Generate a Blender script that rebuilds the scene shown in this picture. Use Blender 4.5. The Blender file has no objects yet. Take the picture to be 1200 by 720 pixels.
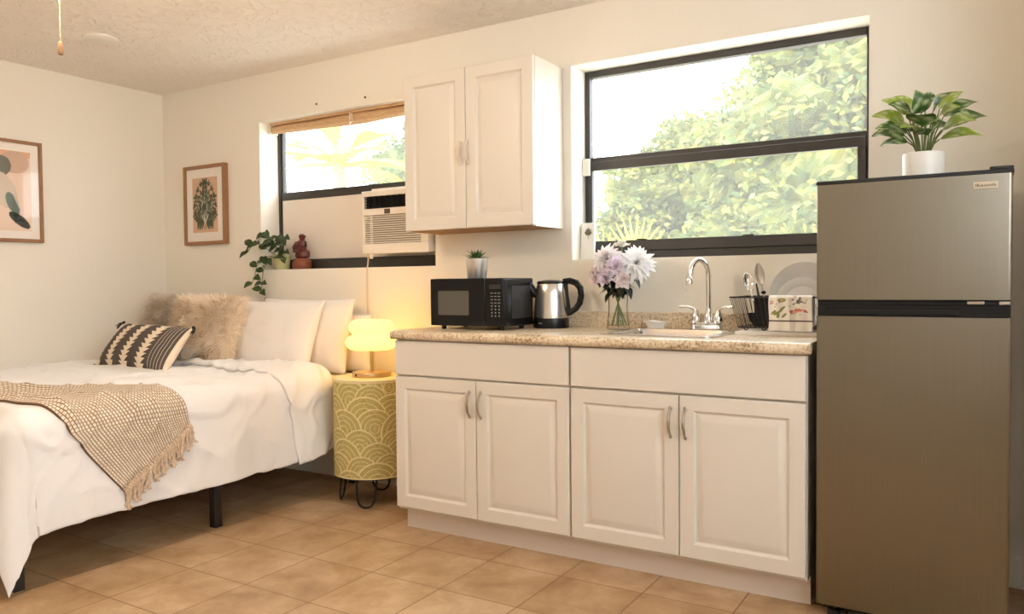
import bpy, math, random
import numpy as np
from mathutils import Vector, Matrix, noise
R = math.radians
PI = math.pi
random.seed(7)
C = bpy.context.scene.collection

# ------------------------------------------------------------------ helpers
def lin(c):
    out = []
    for x in c:
        x = x / 255.0
        out.append(x / 12.92 if x <= .04045 else ((x + .055) / 1.055) ** 2.4)
    return tuple(out)

class MB:
    """collects geometry for ONE mesh object"""
    def __init__(s):
        s.v = []; s.f = []; s.m = []; s.c = []; s.u = []
    def add(s, vs, fs, m=0, cols=None, uvs=None):
        b = len(s.v)
        s.v += [tuple(map(float, p)) for p in vs]
        s.c += list(cols) if cols is not None else [(1, 1, 1)] * len(vs)
        s.u += list(uvs) if uvs is not None else [(0, 0)] * len(vs)
        for k in fs:
            s.f.append(tuple(b + i for i in k)); s.m.append(m)
        return s
    def box(s, x0, y0, z0, x1, y1, z1, m=0):
        x0, x1 = sorted((x0, x1)); y0, y1 = sorted((y0, y1)); z0, z1 = sorted((z0, z1))
        vs = [(x, y, z) for z in (z0, z1) for y in (y0, y1) for x in (x0, x1)]
        fs = [(0, 2, 3, 1), (4, 5, 7, 6), (0, 1, 5, 4), (2, 6, 7, 3), (0, 4, 6, 2), (1, 3, 7, 5)]
        return s.add(vs, fs, m)
    def rbox(s, x0, y0, z0, x1, y1, z1, r, axis='z', n=5, m=0):
        """box with the four edges along axis rounded"""
        rng = {'x': (y0, y1, z0, z1, x0, x1), 'y': (x0, x1, z0, z1, y0, y1), 'z': (x0, x1, y0, y1, z0, z1)}[axis]
        a0, a1, b0, b1, c0, c1 = rng
        pts = []
        for cx, cy, t0 in ((a1 - r, b1 - r, 0), (a0 + r, b1 - r, 90), (a0 + r, b0 + r, 180), (a1 - r, b0 + r, 270)):
            for k in range(n + 1):
                t = R(t0 + 90 * k / n); pts.append((cx + r * math.cos(t), cy + r * math.sin(t)))
        def to(a, b, c):
            return {'x': (c, a, b), 'y': (a, c, b), 'z': (a, b, c)}[axis]
        N = len(pts)
        vs = [to(a, b, c0) for a, b in pts] + [to(a, b, c1) for a, b in pts]
        fs = [(k, (k + 1) % N, N + (k + 1) % N, N + k) for k in range(N)]
        fs += [tuple(reversed(range(N))), tuple(range(N, 2 * N))]
        if axis == 'y':
            fs = [tuple(reversed(q)) for q in fs]
        return s.add(vs, fs, m)
    def tube(s, pts, r, n=10, closed=False, m=0, caps=True):
        pts = [Vector(p) for p in pts]; N = len(pts)
        rs = list(r) if hasattr(r, '__len__') else [r] * N
        vs = []; prev = None
        for i, p in enumerate(pts):
            if closed: t = pts[(i + 1) % N] - pts[i - 1]
            else: t = pts[min(i + 1, N - 1)] - pts[max(i - 1, 0)]
            t.normalize()
            if prev is None:
                a = Vector((0, 0, 1)) if abs(t.z) < .9 else Vector((1, 0, 0))
                u = t.cross(a).normalized()
            else:
                u = (prev - t * prev.dot(t)); u.normalize()
            prev = u; w = t.cross(u)
            for k in range(n):
                a = 2 * PI * k / n
                vs.append(p + (u * math.cos(a) + w * math.sin(a)) * rs[i])
        fs = []
        for i in range(N if closed else N - 1):
            j = (i + 1) % N
            for k in range(n):
                l = (k + 1) % n
                fs.append((i * n + k, i * n + l, j * n + l, j * n + k))
        if caps and not closed:
            fs.append(tuple(reversed(range(n)))); fs.append(tuple(range((N - 1) * n, N * n)))
        return s.add(vs, fs, m)
    def lathe(s, prof, c=(0, 0, 0), n=32, m=0, axis='z', sx=1.0):
        vs = []; K = len(prof)
        for i in range(n):
            a = 2 * PI * i / n; ca, sa = math.cos(a), math.sin(a)
            for r, z in prof:
                if axis == 'z': vs.append((c[0] + r * ca * sx, c[1] + r * sa, c[2] + z))
                elif axis == 'y': vs.append((c[0] + r * ca, c[1] + z, c[2] - r * sa))
                else: vs.append((c[0] + z, c[1] + r * ca, c[2] + r * sa))
        fs = []
        for i in range(n):
            j = (i + 1) % n
            for k in range(K - 1):
                fs.append((i * K + k, j * K + k, j * K + k + 1, i * K + k + 1))
        return s.add(vs, fs, m)
    def grid(s, fn, nu, nv, m=0, closeu=False, col=None, flip=False):
        """fn(u, v) -> point, u and v in 0..1"""
        vs = []; cs = []; us = []
        NU = nu if closeu else nu + 1
        for i in range(NU):
            for j in range(nv + 1):
                u, v = i / nu, j / nv
                vs.append(fn(u, v)); us.append((u, v))
                cs.append(col(u, v) if col else (1, 1, 1))
        fs = []
        for i in range(nu):
            a = i; b = (i + 1) % NU
            for j in range(nv):
                q = (a * (nv + 1) + j, b * (nv + 1) + j, b * (nv + 1) + j + 1, a * (nv + 1) + j + 1)
                fs.append(tuple(reversed(q)) if flip else q)
        return s.add(vs, fs, m, cs, us)
    def ellipsoid(s, c, r, n=16, k=10, m=0):
        prof = [(math.sin(PI * i / k), -math.cos(PI * i / k)) for i in range(k + 1)]
        vs = []; K = k + 1
        for i in range(n):
            a = 2 * PI * i / n
            for q, z in prof:
                vs.append((c[0] + r[0] * q * math.cos(a), c[1] + r[1] * q * math.sin(a), c[2] + r[2] * z))
        fs = []
        for i in range(n):
            j = (i + 1) % n
            for t in range(K - 1):
                fs.append((i * K + t, j * K + t, j * K + t + 1, i * K + t + 1))
        return s.add(vs, fs, m)
    def leaf(s, base, d, up, L, W, droop=.3, cols=None, m=0, n=8, fold=.25, wave=0.0):
        """a leaf blade: base point, direction, up vector, length, width"""
        d = Vector(d).normalized(); up = Vector(up); up = (up - d * up.dot(d)).normalized()
        side = d.cross(up); base = Vector(base)
        vs = []; cs = []; fs = []
        for i in range(n + 1):
            t = i / n
            w = W * .5 * (math.sin(PI * min(1, t ** .8)) ** .85) * (1 - .25 * t) + W * .015
            ctr = base + d * (L * t * (1 - .18 * droop * t)) + up * (L * (.12 * math.sin(PI * t) - droop * t * t))
            for k, q in enumerate((-1, -.5, 0, .5, 1)):
                wob = wave * W * math.sin(7 * t + 2 * q) * abs(q)
                p = ctr + side * (w * q) + up * (abs(q) * w * fold + wob)
                vs.append(p)
                if cols:
                    cs.append(cols(t, q))
            if i:
                a = (i - 1) * 5; b = i * 5
                for k in range(4):
                    fs.append((a + k, a + k + 1, b + k + 1, b + k))
        return s.add(vs, fs, m, cs if cols else None)

def obj(name, mb, mats, parent=None, loc=None, smooth=40, bevel=0, seg=2, sub=0, solid=0, soff=-1, weld=False, rot=None):
    me = bpy.data.meshes.new(name)
    me.from_pydata(mb.v, [], mb.f)
    if not isinstance(mats, (list, tuple)): mats = [mats]
    for q in mats: me.materials.append(q)
    if len(mats) > 1: me.polygons.foreach_set('material_index', mb.m)
    if any(c != (1, 1, 1) for c in mb.c):
        at = me.color_attributes.new('Col', 'FLOAT_COLOR', 'POINT')
        arr = np.ones((len(mb.v), 4), dtype=np.float32); arr[:, :3] = np.array(mb.c, dtype=np.float32)
        at.data.foreach_set('color', arr.ravel())
    if any(u != (0, 0) for u in mb.u):
        ul = me.uv_layers.new(name='UVMap')
        li = np.empty(len(me.loops), dtype=np.int32); me.loops.foreach_get('vertex_index', li)
        ul.data.foreach_set('uv', np.array(mb.u, dtype=np.float32)[li].ravel())
    me.update()
    if smooth:
        me.shade_smooth(); me.set_sharp_from_angle(angle=R(smooth))
    o = bpy.data.objects.new(name, me); C.objects.link(o)
    if parent: o.parent = parent
    if loc: o.location = loc
    if rot: o.rotation_euler = rot
    if weld:
        w = o.modifiers.new('weld', 'WELD'); w.merge_threshold = 1e-4
    if bevel:
        b = o.modifiers.new('bevel', 'BEVEL'); b.width = bevel; b.segments = seg; b.limit_method = 'ANGLE'; b.angle_limit = R(35)
    if solid:
        q = o.modifiers.new('solid', 'SOLIDIFY'); q.thickness = solid; q.offset = soff
    if sub:
        q = o.modifiers.new('sub', 'SUBSURF'); q.levels = sub; q.render_levels = sub
    return o

def tag(o, label, cat, group=None, kind=None):
    o['label'] = label; o['category'] = cat
    if group: o['group'] = group
    if kind: o['kind'] = kind
    return o

def thing(name, label, cat, loc=(0, 0, 0), rot=None, group=None):
    o = bpy.data.objects.new(name, None); o.empty_display_size = .05; C.objects.link(o)
    o.location = loc
    if rot: o.rotation_euler = rot
    return tag(o, label, cat, group)

def struct(name, mb, mats, parent=None, **k):
    o = obj(name, mb, mats, parent, **k)
    o['kind'] = 'structure'
    return o

# ------------------------------------------------------------------ materials
def mat(name, rgb=(200, 200, 200), rough=.5, metal=0, spec=.5, var=0, vscale=8, bump=0, bscale=40, bdist=.01, attr=False,
        stretch=None, emit=None, estr=0, sheen=0, subsurf=0, raw=None, transl=0, coat=0, aniso=0):
    m = bpy.data.materials.new(name); m.use_nodes = True
    nt = m.node_tree; N = nt.nodes; L = nt.links; b = N['Principled BSDF']
    col = raw if raw else lin(rgb)
    b.inputs['Base Color'].default_value = (*col, 1)
    b.inputs['Roughness'].default_value = rough; b.inputs['Metallic'].default_value = metal
    b.inputs['Specular IOR Level'].default_value = spec
    if coat: b.inputs['Coat Weight'].default_value = coat; b.inputs['Coat Roughness'].default_value = .1
    if aniso: b.inputs['Anisotropic'].default_value = aniso
    if sheen: b.inputs['Sheen Weight'].default_value = sheen
    tc = N.new('ShaderNodeTexCoord'); vec = tc.outputs['Object']
    if stretch:
        mp = N.new('ShaderNodeMapping'); mp.inputs['Scale'].default_value = stretch; L.new(vec, mp.inputs['Vector']); vec = mp.outputs['Vector']
    csock = None
    if attr:
        a = N.new('ShaderNodeAttribute'); a.attribute_name = 'Col'; csock = a.outputs['Color']
        L.new(csock, b.inputs['Base Color'])
    if var:
        n = N.new('ShaderNodeTexNoise'); n.inputs['Scale'].default_value = vscale; n.inputs['Detail'].default_value = 5; L.new(vec, n.inputs['Vector'])
        hs = N.new('ShaderNodeMixRGB'); hs.blend_type = 'MULTIPLY'; hs.inputs['Fac'].default_value = 1
        if csock: L.new(csock, hs.inputs['Color1'])
        else: hs.inputs['Color1'].default_value = (*col, 1)
        mr = N.new('ShaderNodeMapRange'); mr.inputs['From Min'].default_value = .3; mr.inputs['From Max'].default_value = .7
        mr.inputs['To Min'].default_value = 1 - var; mr.inputs['To Max'].default_value = 1 + var
        L.new(n.outputs['Fac'], mr.inputs['Value'])
        L.new(mr.outputs['Result'], hs.inputs['Color2']); L.new(hs.outputs['Color'], b.inputs['Base Color'])
    if bump:
        n2 = N.new('ShaderNodeTexNoise'); n2.inputs['Scale'].default_value = bscale; n2.inputs['Detail'].default_value = 4; L.new(vec, n2.inputs['Vector'])
        bp = N.new('ShaderNodeBump'); bp.inputs['Strength'].default_value = bump; bp.inputs['Distance'].default_value = bdist
        L.new(n2.outputs['Fac'], bp.inputs['Height']); L.new(bp.outputs['Normal'], b.inputs['Normal'])
    if emit:
        b.inputs['Emission Color'].default_value = (*emit, 1); b.inputs['Emission Strength'].default_value = estr
    if transl:
        out = N['Material Output']; t = N.new('ShaderNodeBsdfTranslucent'); mx = N.new('ShaderNodeMixShader'); mx.inputs[0].default_value = transl
        t.inputs['Color'].default_value = (*col, 1)
        if csock: L.new(csock, t.inputs['Color'])
        L.new(b.outputs[0], mx.inputs[1]); L.new(t.outputs[0], mx.inputs[2]); L.new(mx.outputs[0], out.inputs['Surface'])
    return m

def ramp(N, stops):
    r = N.new('ShaderNodeValToRGB'); e = r.color_ramp.elements
    while len(e) < len(stops): e.new(.5)
    for i, (p, c) in enumerate(stops):
        e[i].position = p; e[i].color = (*c, 1)
    return r

def glass_mat(name, veil=.0, gloss=.06, tint=(1, 1, 1)):
    m = bpy.data.materials.new(name); m.use_nodes = True
    nt = m.node_tree; N = nt.nodes; L = nt.links; N.clear()
    out = N.new('ShaderNodeOutputMaterial'); t = N.new('ShaderNodeBsdfTransparent'); t.inputs[0].default_value = (*tint, 1)
    g = N.new('ShaderNodeBsdfGlossy'); g.inputs['Roughness'].default_value = .03
    lw = N.new('ShaderNodeFresnel'); lw.inputs['IOR'].default_value = 1.45
    ge = N.new('ShaderNodeNewGeometry'); iv = N.new('ShaderNodeMath'); iv.operation = 'SUBTRACT'; iv.inputs[0].default_value = 1; L.new(ge.outputs['Backfacing'], iv.inputs[1])
    ml = N.new('ShaderNodeMath'); ml.operation = 'MULTIPLY'; L.new(lw.outputs[0], ml.inputs[0]); L.new(iv.outputs[0], ml.inputs[1])
    mx = N.new('ShaderNodeMixShader'); L.new(ml.outputs[0], mx.inputs[0]); L.new(t.outputs[0], mx.inputs[1]); L.new(g.outputs[0], mx.inputs[2])
    last = mx
    if veil:
        tl = N.new('ShaderNodeBsdfTranslucent'); tl.inputs[0].default_value = (.95, .95, .93, 1)
        m2 = N.new('ShaderNodeMixShader'); m2.inputs[0].default_value = veil
        L.new(mx.outputs[0], m2.inputs[1]); L.new(tl.outputs[0], m2.inputs[2]); last = m2
    L.new(last.outputs[0], out.inputs['Surface'])
    return m

def node_mat(name):
    m = bpy.data.materials.new(name); m.use_nodes = True
    return m, m.node_tree.nodes, m.node_tree.links, m.node_tree.nodes['Principled BSDF']

M = {}
M['wall'] = mat('wall_paint', raw=(.82, .775, .69), rough=.75, spec=.25, bump=.25, bscale=60, bdist=.004)
M['reveal'] = mat('reveal_paint', raw=(.85, .82, .74), rough=.6, spec=.3, bump=.15, bscale=60, bdist=.003)
M['cab'] = mat('cabinet_white', raw=(.71, .665, .595), rough=.38, spec=.4)
M['cab_dark'] = mat('cabinet_underside', raw=(.33, .19, .09), rough=.7)
M['toe'] = mat('toe_kick_board', raw=(.70, .61, .53), rough=.55)
M['nickel'] = mat('brushed_nickel', raw=(.50, .46, .41), rough=.30, metal=1)
M['chrome'] = mat('chrome', raw=(.80, .78, .75), rough=.12, metal=1)
M['black_metal'] = mat('black_metal', raw=(.012, .011, .011), rough=.45)
M['black_plastic'] = mat('black_plastic', raw=(.010, .010, .011), rough=.24, spec=.22)
M['black_matte'] = mat('black_matte', raw=(.014, .014, .015), rough=.55)
M['winframe'] = mat('window_frame_bronze', raw=(.038, .034, .031), rough=.45)
M['white_plastic'] = mat('white_plastic', raw=(.80, .74, .66), rough=.4)
M['panel_white'] = mat('infill_panel', raw=(.80, .73, .66), rough=.6)
M['duvet'] = mat('duvet_cotton', raw=(.81, .80, .80), rough=.85, spec=.15, sheen=.2, bump=.2, bscale=14, bdist=.012)
M['sheet'] = mat('sheet_cotton', raw=(.84, .78, .66), rough=.85, spec=.15, bump=.15, bscale=20, bdist=.01)
M['pillow'] = mat('pillow_cotton', raw=(.82, .78, .74), rough=.85, spec=.15, bump=.25, bscale=12, bdist=.01)
M['throwtassel'] = mat('throw_tassel', rgb=(206, 184, 160), rough=.95, spec=.1, var=.2, vscale=90)
M['fur'] = mat('fur_tan', attr=True, rough=.8, spec=.15, transl=.25)
M['furbase'] = mat('fur_backing', raw=(.84, .72, .58), rough=.95, var=.15, vscale=25)
M['print'] = mat('colour_print', attr=True, rough=.85, spec=.15)
M['woven'] = mat('woven_print', attr=True, rough=.95, spec=.1, bump=.3, bscale=220, bdist=.002)
M['leafattr'] = mat('leaf_colour', attr=True, rough=.42, spec=.45, transl=.15)
M['stem'] = mat('plant_stem', rgb=(96, 110, 60), rough=.6)
M['woodframe'] = mat('picture_frame_wood', rgb=(150, 108, 74), rough=.55, var=.14, vscale=14, stretch=(6, 6, 1))
M['matboard'] = mat('mat_board', raw=(.85, .79, .73), rough=.9)
M['figwood'] = mat('carved_dark_wood', rgb=(84, 34, 24), rough=.4, var=.3, vscale=22)
M['figbase'] = mat('carved_light_wood', rgb=(120, 64, 38), rough=.45, var=.2, vscale=20)
M['ceramic_white'] = mat('white_ceramic', raw=(.80, .77, .71), rough=.35)
M['ceramic_pale'] = mat('pale_green_ceramic', rgb=(205, 204, 150), rough=.45)
M['brass'] = mat('lamp_brass', raw=(.62, .46, .25), rough=.3, metal=1)
M['bamboo'] = mat('bamboo_blind', rgb=(204, 168, 128), rough=.7, var=.2, vscale=30, stretch=(1, 8, 8))
M['soap'] = mat('soap_dish_ceramic', raw=(.78, .75, .70), rough=.4)
M['matwhite'] = mat('drain_mat_silicone', raw=(.78, .74, .70), rough=.5)
M['plate'] = mat('plate_glaze', raw=(.80, .79, .775), rough=.25, spec=.5)
M['steel'] = mat('sink_steel', raw=(.62, .59, .55), rough=.25, metal=1)
M['glass'] = glass_mat('clear_glass')
M['vase'] = glass_mat('vase_glass')
nt = M['vase'].node_tree; lw = nt.nodes.new('ShaderNodeLayerWeight'); lw.inputs['Blend'].default_value = .35
rr_ = ramp(nt.nodes, [(.35, (.97, .97, .96)), (.75, (.62, .63, .60)), (.95, (.30, .31, .29))]); nt.links.new(lw.outputs['Facing'], rr_.inputs['Fac'])
nt.links.new(rr_.outputs[0], [n for n in nt.nodes if n.type == 'BSDF_TRANSPARENT'][0].inputs[0])
M['winglass'] = glass_mat('window_glass', veil=.036)  # whitish veil in the panes imitates glare and haze from the bright outdoors
M['darkglass'] = mat('microwave_window', raw=(.09, .085, .07), rough=.3, spec=.5)
M['legend'] = mat('keypad_legend', raw=(.30, .30, .29), rough=.5)
M['dirt'] = mat('plaster_mark', raw=(.08, .06, .045), rough=.9)
M['tassel_black'] = mat('charcoal_yarn', raw=(.035, .03, .03), rough=.95)
M['bulb'] = None

# brushed stainless for the fridge
m, N, L, b = node_mat('brushed_stainless'); M['stainless'] = m
b.inputs['Metallic'].default_value = 1
tc = N.new('ShaderNodeTexCoord'); mp = N.new('ShaderNodeMapping'); mp.inputs['Scale'].default_value = (700, 700, 3)
L.new(tc.outputs['Object'], mp.inputs['Vector'])
n = N.new('ShaderNodeTexNoise'); n.inputs['Scale'].default_value = 1; n.inputs['Detail'].default_value = 2; L.new(mp.outputs[0], n.inputs['Vector'])
r = ramp(N, [(.3, (.235, .21, .168)), (.7, (.255, .228, .184))]); L.new(n.outputs['Fac'], r.inputs['Fac']); L.new(r.outputs[0], b.inputs['Base Color'])
b.inputs['Roughness'].default_value = .36; b.inputs['Anisotropic'].default_value = .55

# floor tiles
m, N, L, b = node_mat('floor_tiles'); M['floor'] = m
tc = N.new('ShaderNodeTexCoord'); mp = N.new('ShaderNodeMapping')
TX, TY = .3285, .332
mp.inputs['Location'].default_value = (-(.25 - TX * 20) / 1, -(-1.062 - TY * 20) / 1, 0)
L.new(tc.outputs['Object'], mp.inputs['Vector'])
br = N.new('ShaderNodeTexBrick'); br.offset = 0; br.squash = 1
br.inputs['Scale'].default_value = 1; br.inputs['Brick Width'].default_value = TX; br.inputs['Row Height'].default_value = TY
br.inputs['Mortar Size'].default_value = .0028; br.inputs['Mortar Smooth'].default_value = .3
br.inputs['Color1'].default_value = (0, 0, 0, 1); br.inputs['Color2'].default_value = (1, 1, 1, 1); br.inputs['Mortar'].default_value = (.5, .5, .5, 1)
L.new(mp.outputs[0], br.inputs['Vector'])
n1 = N.new('ShaderNodeTexNoise'); n1.inputs['Scale'].default_value = 5; n1.inputs['Detail'].default_value = 9; n1.inputs['Roughness'].default_value = .66; n1.inputs['Distortion'].default_value = .3
L.new(tc.outputs['Object'], n1.inputs['Vector'])
add = N.new('ShaderNodeMath'); add.operation = 'MULTIPLY_ADD'; add.inputs[1].default_value = .16; L.new(br.outputs['Color'], add.inputs[0]); L.new(n1.outputs['Fac'], add.inputs[2])
r = ramp(N, [(.34, lin((150, 118, 84))), (.5, lin((174, 142, 106))), (.62, lin((186, 155, 120))), (.78, lin((205, 177, 145)))])
L.new(add.outputs[0], r.inputs['Fac'])
mx = N.new('ShaderNodeMixRGB'); mx.inputs['Color2'].default_value = (*lin((132, 98, 68)), 1)
L.new(br.outputs['Fac'], mx.inputs['Fac']); L.new(r.outputs[0], mx.inputs['Color1']); L.new(mx.outputs[0], b.inputs['Base Color'])
b.inputs['Roughness'].default_value = .42; b.inputs['Specular IOR Level'].default_value = .4
inv = N.new('ShaderNodeMath'); inv.operation = 'SUBTRACT'; inv.inputs[0].default_value = 1; L.new(br.outputs['Fac'], inv.inputs[1])
bp = N.new('ShaderNodeBump'); bp.inputs['Strength'].default_value = .5; bp.inputs['Distance'].default_value = .002; L.new(inv.outputs[0], bp.inputs['Height']); L.new(bp.outputs[0], b.inputs['Normal'])

# knock-down plaster ceiling
m, N, L, b = node_mat('ceiling_plaster'); M['ceiling'] = m
tc = N.new('ShaderNodeTexCoord')
n1 = N.new('ShaderNodeTexNoise'); n1.inputs['Scale'].default_value = 13; n1.inputs['Detail'].default_value = 6; n1.inputs['Distortion'].default_value = 2.2
L.new(tc.outputs['Object'], n1.inputs['Vector'])
r = ramp(N, [(.40, (0, 0, 0)), (.52, (1, 1, 1))]); L.new(n1.outputs['Fac'], r.inputs['Fac'])
bp = N.new('ShaderNodeBump'); bp.inputs['Strength'].default_value = .7; bp.inputs['Distance'].default_value = .010; L.new(r.outputs[0], bp.inputs['Height']); L.new(bp.outputs[0], b.inputs['Normal'])
b.inputs['Base Color'].default_value = (.90, .85, .79, 1); b.inputs['Roughness'].default_value = .85; b.inputs['Specular IOR Level'].default_value = .2

# granite laminate
m, N, L, b = node_mat('granite_laminate'); M['granite'] = m
tc = N.new('ShaderNodeTexCoord')
n1 = N.new('ShaderNodeTexNoise'); n1.inputs['Scale'].default_value = 95; n1.inputs['Detail'].default_value = 6; n1.inputs['Roughness'].default_value = .7; L.new(tc.outputs['Object'], n1.inputs['Vector'])
n2 = N.new('ShaderNodeTexNoise'); n2.inputs['Scale'].default_value = 9; n2.inputs['Detail'].default_value = 3; L.new(tc.outputs['Object'], n2.inputs['Vector'])
ad = N.new('ShaderNodeMath'); ad.operation = 'MULTIPLY_ADD'; ad.inputs[1].default_value = .35; L.new(n2.outputs['Fac'], ad.inputs[0]); L.new(n1.outputs['Fac'], ad.inputs[2])
r = ramp(N, [(.48, lin((98, 80, 62))), (.56, lin((164, 140, 110))), (.65, lin((204, 184, 154))), (.78, lin((226, 213, 190)))])
L.new(ad.outputs[0], r.inputs['Fac']); L.new(r.outputs[0], b.inputs['Base Color']); b.inputs['Roughness'].default_value = .3

# knitted throw : rows of little dashes along the length
m, N, L, b = node_mat('knitted_throw'); M['throw'] = m
tc = N.new('ShaderNodeTexCoord')
br = N.new('ShaderNodeTexBrick'); br.offset = .5
br.inputs['Scale'].default_value = 1; br.inputs['Brick Width'].default_value = .019; br.inputs['Row Height'].default_value = .0135
br.inputs['Mortar Size'].default_value = .0021; br.inputs['Mortar Smooth'].default_value = .6; br.inputs['Bias'].default_value = -.2
br.inputs['Color1'].default_value = (*lin((238, 226, 208)), 1); br.inputs['Color2'].default_value = (*lin((218, 198, 174)), 1); br.inputs['Mortar'].default_value = (*lin((120, 92, 70)), 1)
L.new(tc.outputs['UV'], br.inputs['Vector']); L.new(br.outputs['Color'], b.inputs['Base Color'])
bp = N.new('ShaderNodeBump'); bp.inputs['Strength'].default_value = .8; bp.inputs['Distance'].default_value = .005; bp.invert = True
L.new(br.outputs['Fac'], bp.inputs['Height']); L.new(bp.outputs[0], b.inputs['Normal']); b.inputs['Roughness'].default_value = .95; b.inputs['Specular IOR Level'].default_value = .1

# glowing lamp shade
m, N, L, b = node_mat('lit_lamp_glass'); M['shade'] = m
b.inputs['Base Color'].default_value = (.5, .45, .2, 1); b.inputs['Emission Color'].default_value = (1, .50, .062, 1); b.inputs['Emission Strength'].default_value = 3.5

# ------------------------------------------------------------------ room shell
XL, XR_, YB, YR, H = -2.52, 3.5, 0.0, -4.7, 2.419
WT = .22
W1 = (-1.57, -.218, 1.213, 2.132)       # small window opening
W2 = (.588, 1.891, 1.226, 2.153)        # kitchen window opening
struct('floor', MB().box(XL - .2, YR - .2, -.1, XR_ + .2, YB + WT, 0), M['floor'], smooth=0)
struct('ceiling', MB().box(XL - .2, YR - .2, H, XR_ + .2, YB + WT, H + .1), M['ceiling'], smooth=0)
w = MB()
xs = [XL - .2, W1[0], W1[1], W2[0], W2[1], XR_ + .2]
w.box(xs[0], 0, 0, xs[1], WT, H); w.box(xs[2], 0, 0, xs[3], WT, H); w.box(xs[4], 0, 0, xs[5], WT, H)
for o in (W1, W2):
    w.box(o[0], 0, 0, o[1], WT, o[2]); w.box(o[0], 0, o[3], o[1], WT, H)
struct('wall_back', w, M['wall'], smooth=0, weld=True)
rv = MB()
for o in (W1, W2):                       # painted linings of the two window recesses
    t = .004
    rv.box(o[0], .002, o[2], o[0] + t, WT - .02, o[3]); rv.box(o[1] - t, .002, o[2], o[1], WT - .02, o[3])
    rv.box(o[0], .002, o[3] - t, o[1], WT - .02, o[3]); rv.box(o[0], .002, o[2], o[1], WT - .02, o[2] + t)
struct('trim_1', rv, M['reveal'], smooth=0)
struct('wall_left', MB().box(XL - .2, YR, 0, XL, YB, H), M['wall'], smooth=0)
struct('wall_rear', MB().box(XL - .2, YR - .2, 0, XR_ + .2, YR, H), M['wall'], smooth=0)
W3 = (-4.1, -1.4, 1.22, 2.36)              # big window added on the right for daylight, out of frame
w = MB()
w.box(XR_, YR, 0, XR_ + .2, W3[0], H); w.box(XR_, W3[1], 0, XR_ + .2, YB, H)
w.box(XR_, W3[0], 0, XR_ + .2, W3[1], W3[2]); w.box(XR_, W3[0], W3[3], XR_ + .2, W3[1], H)
struct('wall_right', w, M['wall'], smooth=0, weld=True)
struct('shade_nib', MB().box(2.50, -.5, 0, 2.62, 0, H), M['wall'], smooth=0)  # unseen wall stub added to shade the wall beside the fridge
bb = MB()
bb.box(2.0, -.014, 0, 2.5, 0, .095); bb.box(2.0, -.010, .095, 2.5, 0, .107); bb.box(2.0, -.006, .107, 2.5, 0, .118)
struct('baseboard_back', bb, M['reveal'], smooth=0)

def frame_window(name, x0, x1, z0, z1, y, rails, lab):
    """rails: list of boxes (x0,z0,x1,z1,yoff,depth)"""
    root = bpy.data.objects.new(name, None); C.objects.link(root); root['kind'] = 'structure'; root['label'] = lab
    return root
# kitchen window : upper fixed light, lower sash
k2 = frame_window('window_2', *W2, .15, None, 'wide dark-framed window above the sink, trees outside')
x0, x1, z0, z1 = W2
f = MB()
f.box(x0 + .004, .145, z0, x0 + .030, .19, z1 - .004); f.box(x1 - .030, .145, z0, x1 - .004, .19, z1 - .004)
f.box(x0 + .030, .145, z1 - .036, x1 - .030, .19, z1 - .004); f.box(x0 + .030, .145, z0 + .004, x1 - .030, .19, z0 + .045)
f.box(x0 + .030, .160, 1.694, x1 - .030, .19, 1.732)
struct('frame', f, M['winframe'], k2, bevel=.003)
f = MB()
f.box(x0 + .030, .130, 1.664, x1 - .030, .160, 1.706); f.box(x0 + .030, .130, z0 + .045, x1 - .030, .160, z0 + .095)
f.box(x0 + .030, .130, z0 + .095, x0 + .048, .160, 1.664); f.box(x1 - .062, .130, z0 + .095, x1 - .030, .160, 1.664)
for xx in (x0 + .28, x0 + .78): f.box(xx, .118, z0 + .088, xx + .05, .130, z0 + .1)
struct('lower_sash', f, M['winframe'], k2, bevel=.003)
struct('upper_pane', MB().box(x0 + .03, .172, 1.732, x1 - .03, .176, z1 - .036), M['winglass'], k2, smooth=0)
struct('lower_pane', MB().box(x0 + .048, .143, z0 + .095, x1 - .062, .147, 1.664), M['winglass'], k2, smooth=0)
# small window with an infill panel under the glass
k1 = frame_window('window_1', *W1, .15, None, 'small dark-framed window above the bed with white panel below')
x0, x1, z0, z1 = W1
f = MB()
f.box(x0 + .004, .145, z0, x0 + .022, .19, z1 - .004); f.box(x0 + .022, .155, z0, x0 + .036, .19, z1 - .004)
f.box(x1 - .030, .145, z0, x1 - .004, .19, z1 - .004)
f.box(x0 + .036, .145, z1 - .040, x1 - .030, .19, z1 - .004); f.box(x0 + .036, .145, 1.655, x1 - .030, .19, 1.705)
struct('frame', f, M['winframe'], k1, bevel=.003)
f = MB(); f.box(x0 + .036, .125, z0 + .004, x1 - .006, .19, z0 + .066); f.box(x0 + .036, .118, z0 + .060, x1 - .006, .13, z0 + .068)
for q in range(5): f.box(x0 + .36 + q * .21, .121, z0 + .040, x0 + .372 + q * .21, .126, z0 + .046)
struct('bottom_rail', f, M['winframe'], k1, bevel=.002)
struct('pane', MB().box(x0 + .036, .170, 1.705, x1 - .03, .174, z1 - .04), M['winglass'], k1, smooth=0)
struct('infill_panel', MB().box(x0 + .036, .150, z0 + .066, x1 - .03, .175, 1.655), M['panel_white'], k1, smooth=0)
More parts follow.
